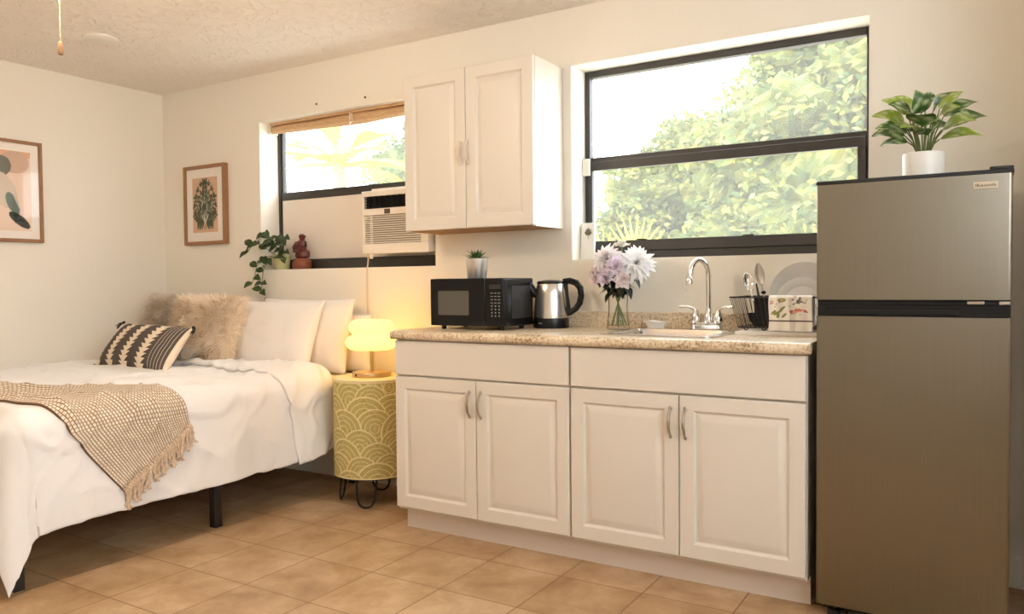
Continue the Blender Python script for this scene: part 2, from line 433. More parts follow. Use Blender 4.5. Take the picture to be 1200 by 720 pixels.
# big unseen window added to the right wall for daylight
k3 = frame_window('added_window', 0, 0, 0, 0, 0, None, 'large unseen window added to the right wall for daylight')
f = MB(); y0, y1, z0, z1 = W3
for a, bq in ((y0, y0 + .05), (y1 - .05, y1), ((y0 + y1) / 2 - .03, (y0 + y1) / 2 + .03)): f.box(XR_ + .08, a, z0, XR_ + .13, bq, z1)
f.box(XR_ + .08, y0, z0, XR_ + .13, y1, z0 + .05); f.box(XR_ + .08, y0, z1 - .05, XR_ + .13, y1, z1)
struct('frame', f, M['winframe'], k3)
struct('pane', MB().box(XR_ + .1, y0 + .05, z0 + .05, XR_ + .104, y1 - .05, z1 - .05), M['glass'], k3, smooth=0)

# ------------------------------------------------------------------ kitchen base units
def panel_door(mb, x0, z0, x1, z1, y, t=.02, border=.052):
    """raised-panel door, front face at y, thickness t towards +y; the profile is in the mesh"""
    rings = [(0, t, 0), (0, .003, 0), (.003, 0, 0), (border, 0, 0), (border + .008, .010, 0), (border + .012, .0105, 0), (border + .036, .0005, 0), (border + .040, .0, 0)]
    vs = []
    for ins, dy, _ in rings:
        vs += [(x0 + ins, y + dy, z0 + ins), (x1 - ins, y + dy, z0 + ins), (x1 - ins, y + dy, z1 - ins), (x0 + ins, y + dy, z1 - ins)]
    fs = []
    K = len(rings)
    for k in range(K - 1):
        a = 4 * k; b_ = 4 * (k + 1)
        for q in range(4):
            fs.append((a + q, a + (q + 1) % 4, b_ + (q + 1) % 4, b_ + q))
    fs.append((4 * (K - 1), 4 * (K - 1) + 1, 4 * (K - 1) + 2, 4 * (K - 1) + 3))
    fs.append((3, 2, 1, 0))
    return mb.add(vs, fs)

def pull(zc, x, y, h=.105, r=.0052, d=.026):
    """arched bar pull standing off the door face"""
    mb = MB(); pts = []
    for i in range(17):
        t = i / 16; z = zc - h / 2 + h * t
        pts.append((x, y - d * math.sin(PI * t) ** .7 - .001, z))
    rr = [r * (.75 + .5 * math.sin(PI * i / 16)) for i in range(17)]
    mb.tube(pts, rr, n=8)
    for e in (0, -1):
        mb.ellipsoid((x, y - .003, pts[e][2]), (.007, .004, .009), n=10, k=6)
    return mb

FY = -.61
def base_unit(x0, x1, split, label):
    t = thing('base_cabinet', label, 'cabinet', (x0, 0, 0), group='white base cabinets')
    w_ = x1 - x0; c = MB(); p = .018; yf = FY + .021
    c.box(0.0, yf, .100, p, -.004, .872); c.box(w_ - p, yf, .100, w_, -.004, .872)
    c.box(p, yf, .100, w_ - p, -.004, .118); c.box(p, -.012, .118, w_ - p, -.004, .872)
    c.box(p, yf, .845, w_ - p, yf + .018, .872); c.box(p, yf, .70, w_ - p, yf + .018, .722)
    c.box(split - x0 - .02, yf, .118, split - x0 + .02, yf + .018, .70)
    obj('carcass', c, M['cab'], t, smooth=0)
    d = MB(); d.box(.002, FY, .714, w_ - .003, FY + .02, .868)
    obj('drawer_front', d, M['cab'], t, bevel=.003)
    for a, b_, hx in ((0.002, split - x0 - .002, split - x0 - .030), (split - x0 + .002, w_ - .003, split - x0 + .026)):
        dd = obj('door', panel_door(MB(), a, .114, b_, .706, FY), M['cab'], t, smooth=25)
        h = obj('handle', pull(.607, hx, FY), M['nickel'], dd); h['label'] = 'arched brushed nickel handle'
    k = MB(); k.box(0, -.532, 0, w_ + (.0038 if x0 < .1 else 0), -.514, .1)
    k.box(0, -.514, 0, .018, -.02, .1); k.box(w_ - .018, -.514, 0, w_, -.02, .1)
    obj('toe_kick', k, M['toe'], t, smooth=0)
    return t
base_unit(0, .884, .440, 'white base cabinet under the microwave and kettle, beside the round side table')
base_unit(.888, 1.7745, 1.331, 'white base cabinet under the sink, beside the steel fridge')

# worktop with sink cut-out and low splashback
CZ0, CZ1 = .873, .912
SX0, SX1, SY0, SY1 = .99, 1.41, -.50, -.16
t = thing('worktop', 'speckled brown granite-look worktop running across both base cabinets', 'worktop', (0, 0, 0))
prof = [(-.022, CZ0), (-.004, CZ0)]
def slab(mb, x0, x1, y0, y1): mb.box(x0, y0, CZ0, x1, y1, CZ1)
c = MB()
xa, xb = -.008, 1.788
slab(c, xa, SX0, -.55, -.022); slab(c, SX1, xb, -.55, -.022); slab(c, SX0, SX1, -.55, SY0); slab(c, SX0, SX1, SY1, -.022)
# rolled front edge
pr_ = [(-.55, CZ0)] + [(-.618 - .017 * math.cos(a), (CZ0 + CZ1) / 2 - .0005 + .0195 * math.sin(a)) for a in [R(-90 + 18 * i) for i in range(11)]] + [(-.55, CZ1)]
n_ = len(pr_)
c.add([(x, y, z) for x in (xa, xb) for y, z in pr_], [(i, i + 1, n_ + i + 1, n_ + i) for i in range(n_ - 1)] + [tuple(reversed(range(n_))), tuple(range(n_, 2 * n_))])
obj('top_slab', c, M['granite'], t, smooth=35)
bs = MB(); bs.box(xa, -.022, CZ0, xb, -.001, .984)
obj('splashback', bs, M['granite'], t, bevel=.006)

# sink
t = thing('sink', 'stainless steel inset sink basin sunk into the worktop below the tap', 'sink', (1.20, -.33, CZ1))
s = MB()
def rrect(x0, y0, x1, y1, r, z, n=6):
    pts = []
    for cx, cy, t0 in ((x1 - r, y1 - r, 0), (x0 + r, y1 - r, 90), (x0 + r, y0 + r, 180), (x1 - r, y0 + r, 270)):
        for k in range(n + 1):
            a = R(t0 + 90 * k / n); pts.append((cx + r * math.cos(a), cy + r * math.sin(a), z))
    return pts
loops = [rrect(-.235, -.205, .235, .245, .05, .0005), rrect(-.235, -.205, .235, .245, .05, .006), rrect(-.22, -.19, .22, .23, .045, .008), rrect(-.20, -.165, .20, .165, .05, .007),
         rrect(-.195, -.16, .195, .16, .05, -.004), rrect(-.185, -.15, .185, .15, .05, -.14), rrect(-.16, -.125, .16, .125, .05, -.16)]
K = len(loops[0])
s.add([p for l in loops for p in l], [(a * K + k, a * K + (k + 1) % K, (a + 1) * K + (k + 1) % K, (a + 1) * K + k) for a in range(len(loops) - 1) for k in range(K)] + [tuple((len(loops) - 1) * K + k for k in range(K))])
obj('basin', s, M['steel'], t, smooth=50)
obj('drain', MB().lathe([(0, .004), (.02, .004), (.04, .002), (.043, 0)], (0, 0, -.160), 20), M['chrome'], t)

# tap
FX, FYP = 1.283, -.118
t = thing('kitchen_tap', 'chrome gooseneck kitchen tap with two lever handles behind the sink', 'tap', (FX, FYP, CZ1 + .0065))
bp_ = MB(); bp_.rbox(-.066, -.024, 0, .066, .024, .022, .02, 'z'); bp_.rbox(-.055, -.018, .022, .055, .018, .030, .016, 'z')
obj('base_plate', bp_, M['chrome'], t, bevel=.004)
sp = MB()
pts = [(0.006, 0, .028), (.006, 0, .08), (.006, 0, .15), (.006, 0, .22)]
dx, dy = -.052, -.05
for i in range(1, 13):
    a = PI * i / 12 * .94
    q = (1 - math.cos(a)) / 2
    pts.append((.006 + dx * q, dy * q * 1.6, .22 + .072 * math.sin(a)))
pts.append((pts[-1][0] - .003, pts[-1][1] - .004, pts[-1][2] - .03))
sp.tube(pts, .0105, n=14)
sp.lathe([(0, -.012), (.0145, -.012), (.0145, .014), (.0115, .018), (.0115, .02)], (pts[-1][0], pts[-1][1], pts[-1][2]), 16)
sp.lathe([(.02, 0), (.022, .012), (.018, .03), (.013, .045), (.0115, .06)], (.006, 0, .028), 18)
obj('spout', sp, M['chrome'], t)
for sg in (-1, 1):
    h = MB(); xx = .047 * sg
    h.lathe([(.019, 0), (.021, .01), (.019, .03), (.013, .045), (.010, .055), (0, .058)], (xx, 0, .026), 16)
    h.tube([(xx, 0, .075), (xx + sg * .008, -.004, .088), (xx + sg * .03, -.01, .095), (xx + sg * .068, -.016, .095)], [.008, .0075, .0065, .006], n=10)
    obj('lever_handle', h, M['chrome'], t)

# ------------------------------------------------------------------ wall cabinet
UX0, UX1, UZ0, UZ1 = -.186, .547, 1.379, 2.141
t = thing('wall_cabinet', 'white two-door wall cabinet hanging between the two windows', 'cabinet', (0, 0, 0))
c = MB(); p = .018
c.box(UX0, -.268, UZ0, UX0 + p, -.002, UZ1); c.box(UX1 - p, -.268, UZ0, UX1, -.002, UZ1)
c.box(UX0 + p, -.268, UZ1 - p, UX1 - p, -.002, UZ1); c.box(UX0 + p, -.012, UZ0 + .02, UX1 - p, -.002, UZ1 - p)
c.box(UX0 + p, -.268, UZ0 + .018, UX1 - p, -.25, UZ0 + .035)
obj('carcass', c, M['cab'], t, smooth=0)
obj('bottom_board', MB().box(UX0 + p, -.268, UZ0 + .001, UX1 - p, -.012, UZ0 + .017), M['cab_dark'], t, smooth=0)['label'] = 'bare brown underside board'
for a, b_, hx in ((UX0, .1785, .150), (.1815, UX1 - .001, .194)):
    dd = obj('door', panel_door(MB(), a, UZ0 + .004, b_, UZ1 - .001, -.291, border=.055), M['cab'], t, smooth=25)
    obj('handle', pull(1.74, hx, -.291, r=.0045), mat('painted_pull', raw=(.70, .60, .52), rough=.35) if 'pp' not in M else M['pp'], dd)

# ------------------------------------------------------------------ fridge
FX0, FX1, FZ = 1.806, 2.350, 1.447
t = thing('fridge', 'tall stainless steel top-freezer fridge standing beside the base cabinets', 'fridge', (FX0, -.62, 0))
fw_ = FX1 - FX0
obj('body', MB().box(.004, .062, .035, fw_ - .004, .575, FZ - .012), mat('fridge_side', raw=(.035, .033, .032), rough=.45), t, bevel=.006)
def fdoor(z0, z1):
    mb = MB(); mb.rbox(0, 0, z0, fw_, .058, z1, .010, 'z', 4); return mb
obj('freezer_door', fdoor(1.057, FZ - .016), M['stainless'], t, smooth=50)
obj('fridge_door', fdoor(.045, 1.003), M['stainless'], t, smooth=50)
cap = MB(); cap.box(-.002, .002, FZ - .016, fw_ + .003, .58, FZ - .003); cap.box(.485, .004, FZ - .004, fw_ + .002, .07, FZ + .006)
obj('top_cap', cap, M['black_matte'], t, bevel=.003)['label'] = 'black top edge with raised hinge cover'
g = MB(); g.box(.002, .012, 1.003, fw_ - .002, .062, 1.057)
g.box(.012, .006, 1.040, fw_ - .02, .014, 1.052); g.box(.03, .008, 1.008, .41, .013, 1.030)
obj('handle_recess', g, M['black_plastic'], t, bevel=.002)['label'] = 'black pull recess between the two doors'
for q in ((.43, .002, 1.043, .475, .02, 1.053), (fw_ - .032, .0, 1.042, fw_ - .004, .02, 1.053), (-.006, .012, 1.030, .004, .03, 1.044)):
    obj('hinge', MB().box(*q), M['nickel'], t, bevel=.002)
bd = MB(); bd.rbox(.443, -.003, 1.388, .508, .0, 1.409, .002, 'y'); bdo = obj('badge', bd, mat('badge_plate', raw=(.62, .55, .44), rough=.35, metal=.7), t)
lt = MB()
xx = .449
for i, (hh, ww) in enumerate([(.0085, .0022), (.0085, .0045), (.0055, .003), (.0055, .005), (.0055, .003), (.0055, .0035), (.0055, .003), (.0055, .0035), (.0065, .003), (.0085, .002), (.0055, .0035)]):
    lt.box(xx, -.0036, 1.3945, xx + ww, -.0028, 1.3945 + hh); xx += ww + .0016
obj('lettering', lt, mat('badge_ink', raw=(.15, .12, .08), rough=.5), bdo, smooth=0)
for xx in (.05, fw_ - .05):
    obj('foot', MB().lathe([(0, 0), (.022, 0), (.022, .02), (.012, .024), (.012, .046)], (xx, .05, 0), 14), M['black_matte'], t)
for xx in (.05, fw_ - .05):
    obj('foot', MB().lathe([(0, 0), (.022, 0), (.022, .02), (.012, .024), (.012, .046)], (xx, .52, 0), 14), M['black_matte'], t)
obj('kick_grille', MB().box(.012, .07, .01, fw_ - .012, .09, .04), M['black_matte'], t, smooth=0)

# ------------------------------------------------------------------ microwave
t = thing('microwave', 'small black microwave oven on the worktop beside the kettle', 'microwave', (.085, -.45, CZ1))
mw, md, mh, f0 = .395, .265, .216, .016
b_ = MB(); b_.rbox(0, .03, f0, mw, md, f0 + mh, .008, 'y', 3)
obj('body', b_, M['black_plastic'], t, bevel=.002)
sd = MB(); sd.rbox(mw, .075, f0 + .035, mw + .002, md - .02, f0 + mh - .035, .008, 'x'); 
for k in range(6): sd.box(mw + .001, .09 + .01 * k, f0 + .06, mw + .003, .094 + .01 * k, f0 + .12)
obj('side_panel', sd, M['black_matte'], t)
d = MB(); d.rbox(0, 0, f0 + .001, .30, .03, f0 + mh - .001, .006, 'y', 3)
dd = obj('door', d, M['black_plastic'], t, bevel=.003)
wq = MB(); wq.rbox(.045, -.001, f0 + .05, .215, .004, f0 + .160, .006, 'y', 3); obj('door_window', wq, M['darkglass'], dd)
cp = MB(); cp.rbox(.302, 0, f0 + .001, mw, .03, f0 + mh - .001, .006, 'y', 3)
cpo = obj('control_panel', cp, M['black_plastic'], t, bevel=.003)
kb = MB()
for i in range(3):
    for j in range(8):
        x = .332 + i * .019; z = f0 + .148 - j * .0145
        if j < 4: kb.box(x, -.0012, z, x + .012, .001, z + .003)
        else: kb.lathe([(0, 0), (.0035, 0), (.0035, .0016)], (x + .006, -.0012, z + .002), 8, axis='y')
obj('keypad', kb, M['legend'], cpo)
obj('display', MB().box(.325, -.001, f0 + .168, .385, .001, f0 + .188), M['black_matte'], cpo, smooth=0)
for xx in (.04, mw - .04):
    for yy in (.05, md - .04):
        obj('foot', MB().lathe([(0, 0), (.010, 0), (.012, .008), (.012, f0 + .002)], (xx, yy, 0), 12), M['black_matte'], t)

# succulent on the microwave
t = thing('potted_succulent', 'small spiky green succulent in a silver pot on top of the microwave', 'plant', (.265, -.33, CZ1 + f0 + mh + .0005))
obj('pot', MB().lathe([(0, 0), (.042, 0), (.044, .003), (.054, .088), (.0545, .091), (.051, .091), (.049, .078), (0, .076)], n=32), mat('silver_pot', raw=(.80, .77, .72), rough=.42, metal=1), t)
sc_ = MB(); rnd = random.Random(3)
for ring, (n_, el, L_) in enumerate([(13, 18, .058), (12, 38, .062), (9, 58, .062), (5, 78, .058)]):
    for i in range(n_):
        a = 2 * PI * (i + .5 * ring) / n_ + rnd.uniform(-.12, .12); e = R(el + rnd.uniform(-7, 7))
        d = Vector((math.cos(a) * math.cos(e), math.sin(a) * math.cos(e), math.sin(e)))
        b0 = Vector((0, 0, .078)) + Vector((d.x, d.y, 0)) * .012
        g0 = rnd.uniform(.8, 1.2)
        sc_.leaf(b0, d, (0, 0, 1) if el < 70 else (math.cos(a), math.sin(a), .2), L_ * rnd.uniform(.85, 1.1), .015, droop=-.08, fold=.35,
                 cols=lambda t_, q, g0=g0: tuple(x * g0 for x in lin((58 + 22 * t_, 92 + 20 * t_, 52 + 6 * t_))), n=6)
obj('leaves', sc_, M['leafattr'], t)

# ------------------------------------------------------------------ kettle
t = thing('electric_kettle', 'brushed steel electric kettle with black handle beside the microwave', 'kettle', (.556, -.15, CZ1))
obj('base', MB().lathe([(0, 0), (.082, 0), (.085, .006), (.084, .03), (.082, .047), (0, .047)], n=40), M['black_plastic'], t)
obj('body', MB().lathe([(.081, .047), (.081, .05), (.078, .10), (.072, .16), (.066, .202), (.064, .205), (0, .205)], n=48), mat('kettle_steel', raw=(.66, .62, .57), rough=.24, metal=1, aniso=.5), t)
obj('lid', MB().lathe([(.065, .203), (.066, .209), (.062, .216), (.03, .222), (0, .223)], n=40), M['black_plastic'], t)
sp = MB(); sp.tube([(-.058, -.034, .145), (-.078, -.045, .175), (-.090, -.052, .205)], [.012, .022, .018], n=12)
obj('spout', sp, M['black_plastic'], t)
h = MB(); hp = []
for p in [(.055, .02, .214), (.085, .028, .217), (.113, .036, .208), (.131, .042, .183), (.135, .044, .15), (.128, .042, .115), (.110, .036, .088), (.085, .028, .070), (.074, .024, .066)]: hp.append(p)
h.tube(hp, [.014, .015, .016, .0155, .0145, .0145, .014, .013, .012], n=12)
h.tube([(.066, .021, .21), (.070, .023, .16), (.078, .026, .10), (.080, .027, .06)], [.010, .009, .009, .010], n=10)
obj('handle', h, M['black_plastic'], t)
lg = MB(); lg.box(-.018, -.0855, .022, -.002, -.0835, .026); obj('switch_mark', lg, M['legend'], t, smooth=0)

# ------------------------------------------------------------------ vase and flowers
VX, VY = .893, -.15
t = tag(obj('glass_vase', MB().lathe([(0, 0), (.046, 0), (.05, .004), (.050, .012), (.046, .05), (.043, .10), (.045, .16), (.0475, .165), (.045, .163), (.0405, .10), (.0435, .05), (.047, .018), (0, .014)], n=40), M['vase'], loc=(VX, VY, CZ1)),
        'clear glass vase of pale flowers on the worktop between kettle and sink', 'vase')
white = lambda a: (lambda t_, q: tuple(a[k] * (1 - .06 * (1 - t_)) for k in range(3)))
def flower(name, label, base, head, r, kind, colr, seed, faces):
    rnd = random.Random(seed)
    b0 = Vector((VX, VY, CZ1)); 
    o = thing(name, label, 'flower', b0 + Vector(base), group='flowers in the glass vase')
    hd = Vector(head) - Vector(base)
    st = MB(); mid = hd * .5 + Vector((-.3 * base[0], -.3 * base[1], 0))
    bb_ = Vector((base[0], base[1], 0)); st.tube([(0, 0, 0), -bb_ * .9 + Vector((0, 0, .09)), -bb_ * 1.35 + Vector((0, 0, .135)), (hd + (-bb_ * 1.35 + Vector((0, 0, .135)))) * .5, hd], .003, n=6)
    obj('stem', st, M['stem'], o)
    bl = MB(); ax = Vector(faces).normalized()
    u = ax.cross(Vector((0, 0, 1)))
    u = u.normalized() if u.length > .1 else Vector((1, 0, 0)); v = ax.cross(u)
    if kind == 'mum':
        for ring, (n_, el, L_) in enumerate([(16, -25, 1.0), (18, 0, 1.0), (16, 22, .95), (14, 42, .85), (11, 60, .7), (7, 78, .55)]):
            for i in range(n_):
                a = 2 * PI * (i + .5 * (ring % 2)) / n_ + rnd.uniform(-.1, .1); e = R(el + rnd.uniform(-6, 6))
                d = (u * math.cos(a) + v * math.sin(a)) * math.cos(e) + ax * math.sin(e)
                k = rnd.uniform(.93, 1.05); cc = tuple(min(.92, c_ * k) for c_ in colr)
                bl.leaf(hd + d * .006, d, ax, r * L_ * rnd.uniform(.9, 1.08), r * .42, droop=.06, cols=white(cc), n=5, fold=.3)
    else:
        for ring, (n_, el, L_) in enumerate([(6, 5, 1.0), (6, 32, .95), (5, 58, .8), (4, 78, .6)]):
            for i in range(n_):
                a = 2 * PI * (i + .5 * (ring % 2)) / n_ + rnd.uniform(-.15, .15); e = R(el + rnd.uniform(-8, 8))
                d = (u * math.cos(a) + v * math.sin(a)) * math.cos(e) + ax * math.sin(e)
                k = rnd.uniform(.9, 1.05); cc = tuple(min(.92, c_ * k) for c_ in colr)
                bl.leaf(hd + d * .004, d, ax, r * L_ * rnd.uniform(.92, 1.08), r * .85, droop=-.10, cols=white(cc), n=6, fold=.28, wave=.08)
    obj('blossom', bl, M['leafattr'] if False else M['petal'], o)
    lf = MB()
    for i in range(11):
        a = rnd.uniform(0, 2 * PI); e = rnd.uniform(-.6, .3)
        d = Vector((math.cos(a) * math.cos(e), math.sin(a) * math.cos(e), math.sin(e)))
        b1 = (-bb_ * 1.35 + Vector((0, 0, .135))).lerp(hd, rnd.uniform(.05, .72))
        lf.leaf(b1, d, (0, 0, 1), rnd.uniform(.05, .08), .042, droop=.25, cols=lambda t_, q: lin((34, 44, 30)), n=6)
    obj('leaf', lf, M['leafattr'], o)
    return o
M['petal'] = mat('petal_fabric', attr=True, rough=.8, spec=.15, transl=.3)
flower('chrysanthemum', 'large white chrysanthemum on the window side of the vase, nearest the tap', (-0.033, 0.012, .018), (.090, -.01, .285), .085, 'mum', (.91, .91, .92), 1, (.5, -.6, .5))
flower('peony', 'white lilac peony on the kettle side of the vase top', (0.030, -0.009, .018), (-.035, -.03, .305), .076, 'mum', (.90, .87, .89), 2, (-.25, -.75, .55))
flower('rose', 'lilac purple rose at the front centre of the bouquet', (0.006, -0.027, .018), (.018, -.06, .275), .050, 'rose', (.82, .74, .86), 3, (.1, -1, .2))
flower('rose', 'lower pink rose leaning out towards the kettle', (0.033, 0.015, .018), (-.078, -.035, .238), .052, 'rose', (.88, .78, .80), 4, (-.6, -.8, .05))
flower('rose', 'small cream rose standing highest above the bouquet', (-0.009, 0.024, .018), (.012, .02, .365), .036, 'rose', (.84, .80, .70), 5, (0, -.3, 1))
flower('rose', 'blush pink rose below the white chrysanthemum', (-0.024, -0.018, .018), (.048, -.055, .222), .045, 'rose', (.88, .80, .80), 6, (.35, -.9, -.05))
flower('carnation', 'small lilac pink bloom tucked below the peony', (0.000, 0.032, .018), (-.030, -.055, .225), .045, 'rose', (.86, .77, .86), 8, (-.2, -.95, .0))

# ------------------------------------------------------------------ soap dish
sdm = MB()
def soapf(u, v):
    a = 2 * PI * u
    pr = [(0, .004), (.03, .004), (.034, 0), (.036, .0), (.038, .012), (.046, .022), (.055, .028), (.054, .030), (.046, .027), (.03, .022), (0, .020)]
    k = v * (len(pr) - 1); i = min(int(k), len(pr) - 2); q = k - i
    r_, z_ = pr[i][0] * (1 - q) + pr[i + 1][0] * q, pr[i][1] * (1 - q) + pr[i + 1][1] * q
    wob = 1 + .06 * math.cos(5 * a) * (z_ / .03)
    return (r_ * math.cos(a) * wob, r_ * math.sin(a) * .75 * wob, z_ + .003 * math.cos(3 * a) * (z_ / .03))
sdm.grid(soapf, 36, 20, closeu=True)
tag(obj('soap_dish', sdm, M['soap'], loc=(1.055, -.118, CZ1 + .0082)), 'small white wavy-rimmed soap dish on the worktop between vase and tap', 'soap dish')

# ------------------------------------------------------------------ drain mat, dish rack and contents
dm = MB(); dm.rbox(1.445, -.30, CZ1, 1.786, -.03, CZ1 + .012, .02, 'z')
for k in range(20): dm.box(1.46, -.285 + k * .0125, CZ1 + .012, 1.77, -.279 + k * .0125, CZ1 + .014)
tag(obj('drain_mat', dm, M['matwhite'], bevel=.002), 'white ribbed drain mat lying under the dish rack', 'drain mat')
RX0, RX1, RY0, RY1, RZ0, RZ1 = 1.445, 1.745, -.235, -.055, CZ1 + .026, 1.057
t = thing('dish_rack', 'black wire dish rack standing on the white mat beside the fridge', 'dish rack', (0, 0, 0))
def rloop(z, e): return [(RX0 - e, RY0 - e, z), (RX1 + e * .4, RY0 - e, z), (RX1 + e * .4, RY1 + e, z), (RX0 - e, RY1 + e, z)]
fr = MB(); fr.tube(rloop(RZ1, .026), .0035, n=6, closed=True); fr.tube(rloop(RZ0, 0), .0028, n=6, closed=True)
obj('rim', fr, M['black_metal'], t)
wi = MB()
for i in range(19):
    q = i / 18; xb = RX0 + (RX1 - RX0) * q; xt = RX0 - .026 + (RX1 - RX0 + .036) * q
    for yb, yt in ((RY0, RY0 - .026), (RY1, RY1 + .026)): wi.tube([(xb, yb, RZ0), (xt, yt, RZ1)], .0012, n=5)
    wi.tube([(xb, RY0, RZ0), (xb, RY1, RZ0)], .0012, n=5)
for i in range(1, 10):
    q = i / 10; yb = RY0 + (RY1 - RY0) * q; yt = RY0 - .026 + (RY1 - RY0 + .052) * q
    wi.tube([(RX0, yb, RZ0), (RX0 - .026, yt, RZ1)], .0012, n=5); wi.tube([(RX1, yb, RZ0), (RX1 + .01, yt, RZ1)], .0012, n=5)
for i in range(9):
    xx = RX0 + .10 + i * .022
obj('wire_grid', wi, M['black_metal'], t)
for xx in (RX0 + .03, RX1 - .03, RX0 + .10):
    for yy in (RY0, RY1):
        if xx == RX0 + .10 and yy == RY1: continue
        obj('foot', MB().tube([(xx + .007 * math.cos(a), yy, CZ1 + .0215 + .0055 * math.sin(a)) for a in [2 * PI * k / 12 for k in range(12)]], .0022, n=5, closed=True), M['black_metal'], t)
cd = MB()
cx0, cx1, cy0, cy1 = 1.505, 1.565, -.225, -.165
for a in ((cx0, cy0, cx1, cy0 + .003), (cx0, cy1 - .003, cx1, cy1), (cx0, cy0 + .003, cx0 + .003, cy1 - .003), (cx1 - .003, cy0 + .003, cx1, cy1 - .003)): cd.box(a[0], a[1], RZ0 + .004, a[2], a[3], RZ1 - .002)
cd.box(cx0, cy0, RZ0 + .004, cx1, cy1, RZ0 + .008)
obj('cutlery_caddy', cd, M['black_plastic'], t, smooth=0)
# bowl in the rack
bo = MB().lathe([(0, 0), (.018, 0), (.020, .003), (.034, .02), (.041, .044), (.042, .05), (.040, .05), (.036, .03), (.018, .008), (0, .007)], n=28)
tag(obj('bowl', bo, M['black_plastic'], loc=(1.492, -.115, RZ0 + .0025)), 'small black bowl inside the wire dish rack', 'bowl')
# plate
pl = MB().lathe([(0, .004), (.06, .004), (.085, .002), (.092, .008), (.135, .020), (.141, .023), (.1415, .026), (.134, .0235), (.094, .013), (.086, .0075), (0, .0075)], n=56)
po = tag(obj('plate', pl, M['plate'], loc=(1.668, -.085, RZ0 + .122), rot=(R(77), 0, R(10))), 'large pale grey plate standing upright in the dish rack behind the towel', 'plate')
po.scale = (.94, .94, .94)
pl2 = MB().lathe([(0, .004), (.05, .004), (.068, .002), (.074, .008), (.096, .017), (.1, .020), (.0955, .020), (.073, .012), (.068, .0075), (0, .0075)], n=48)
tag(obj('plate', pl2, mat('plate_glaze_small', raw=(.84, .82, .79), rough=.3), loc=(1.668, -.135, RZ0 + .092), rot=(R(78), 0, R(10))), 'smaller whitish plate standing in front of the large plate in the rack', 'plate')
# cutlery
def spoon(label, base, tip, L_, w_, name='spoon', mt=None, up=(.5, -.8, 0)):
    d = (Vector(tip) - Vector(base)).normalized()
    o = thing(name, label, 'cutlery', base, group='utensils in the dish rack caddy')
    hb = MB(); hb.tube([(0, 0, 0), d * L_ * .35, d * L_ * .66], [.004, .003, .0035], n=8)
    obj('handle', hb, mt or M['chrome'], o)
    bw = MB(); upv = Vector(up); upv = (upv - d * upv.dot(d)).normalized(); sdv = d.cross(upv)
    bw.grid(lambda u, v: d * (L_ * .64 + L_ * .36 * v) + sdv * ((u - .5) * w_ * (math.sin(PI * (.08 + .88 * v)) ** .7)) + upv * (.012 * ((2 * u - 1) ** 2 - 1) * math.sin(PI * v)), 8, 12)
    obj('bowl', bw, mt or M['chrome'], o, solid=.0018)
    return o
spoon('shiny steel serving spoon leaning outwards over the bare wire side of the rack', (1.515, -.195, RZ0 + .012), (1.462, -.165, 1.14), .215, .040)
spoon('tall pale spatula leaning against the plate, highest in the rack', (1.55, -.178, RZ0 + .012), (1.513, -.19, 1.17), .245, .034, name='spatula', mt=mat('pale_utensil', raw=(.58, .53, .48), rough=.35, metal=.4), up=(.1, -1, .1))
kn = thing('peeler', 'short black-handled utensil between the spoon and the spatula', 'cutlery', (1.54, -.205, RZ0 + .012), group='utensils in the dish rack caddy')
hb = MB(); hb.tube([(0, 0, 0), (-.022, .004, .10), (-.034, .006, .16)], [.004, .005, .003], n=8); obj('handle', hb, M['black_plastic'], kn)
hb = MB(); hb.ellipsoid((-.005, .003, .125), (.010, .006, .007), n=10, k=6); obj('grip', hb, M['black_plastic'], kn)

# printed tea towel folded over the rack's front rim
def blobs(items, bg):
    """items: (cx, cy, a, b, ang, colour); the later ones lie on top"""
    def f(u, v):
        c = bg(u, v) if callable(bg) else bg
        for cx, cy, a, b_, an, colr in items:
            dx, dy = u - cx, v - cy
            x = dx * math.cos(an) + dy * math.sin(an); y = -dx * math.sin(an) + dy * math.cos(an)
            if (x / a) ** 2 + (y / b_) ** 2 < 1: c = colr
        return c
    return f
rnd = random.Random(11); it = []
cols_ = {'g': lin((138, 146, 92)), 'p': lin((226, 168, 150)), 'r': lin((206, 120, 112)), 'k': lin((112, 112, 118)), 'o': lin((222, 190, 140))}
for (cx, cy, k) in [(.18, .30, 'g'), (.28, .40, 'g'), (.22, .22, 'g'), (.33, .50, 'g'), (.12, .34, 'g'), (.36, .22, 'g')]:
    it.append((cx, cy, .11, .035, rnd.uniform(.4, 1.5), cols_['g']))
for i in range(12): it.append((.62 + rnd.gauss(0, .07), .38 + rnd.gauss(0, .06), .06, .035, rnd.uniform(0, 3), cols_['p' if i % 2 else 'r']))
for i in range(14): it.append((.68 + rnd.gauss(0, .08), .76 + rnd.gauss(0, .07), .045, .02, rnd.uniform(0, 3), cols_['k']))
it.append((.31, .82, .09, .075, 0, cols_['g'])); it.append((.31, .83, .05, .04, 0, cols_['o']))
for i in range(8): it.append((.08 + rnd.gauss(0, .03), .72 + rnd.gauss(0, .06), .03, .02, rnd.uniform(0, 3), cols_['r' if i % 2 else 'o']))
for i in range(10): it.append((rnd.uniform(.05, .95), rnd.uniform(.2, .95), .022, .014, rnd.uniform(0, 3), cols_[rnd.choice('gpk')]))
tow_bg = (.92, .89, .83); draw = blobs(it, tow_bg)
def towcol(u, v):
    if v > .30: return draw(u, (v - .30) / .70 * .98 + .02)
    if .265 < v: return lin((70, 62, 58))
    return tow_bg
TX0, TX1 = 1.571, 1.731
tw = MB()
yf_ = RY0 - .034
def towfront(u, v):
    z = CZ1 + .017 + (RZ1 + .006 - CZ1 - .017) * v
    y = yf_ - .010 + .012 * v + .0025 * math.sin(9 * u + 3 * v) + .002 * math.sin(23 * u)
    q = max(0, v - .93) / .07
    return (TX0 + (TX1 - TX0) * u + .002 * math.sin(6 * v), y + .010 * q * q, z)
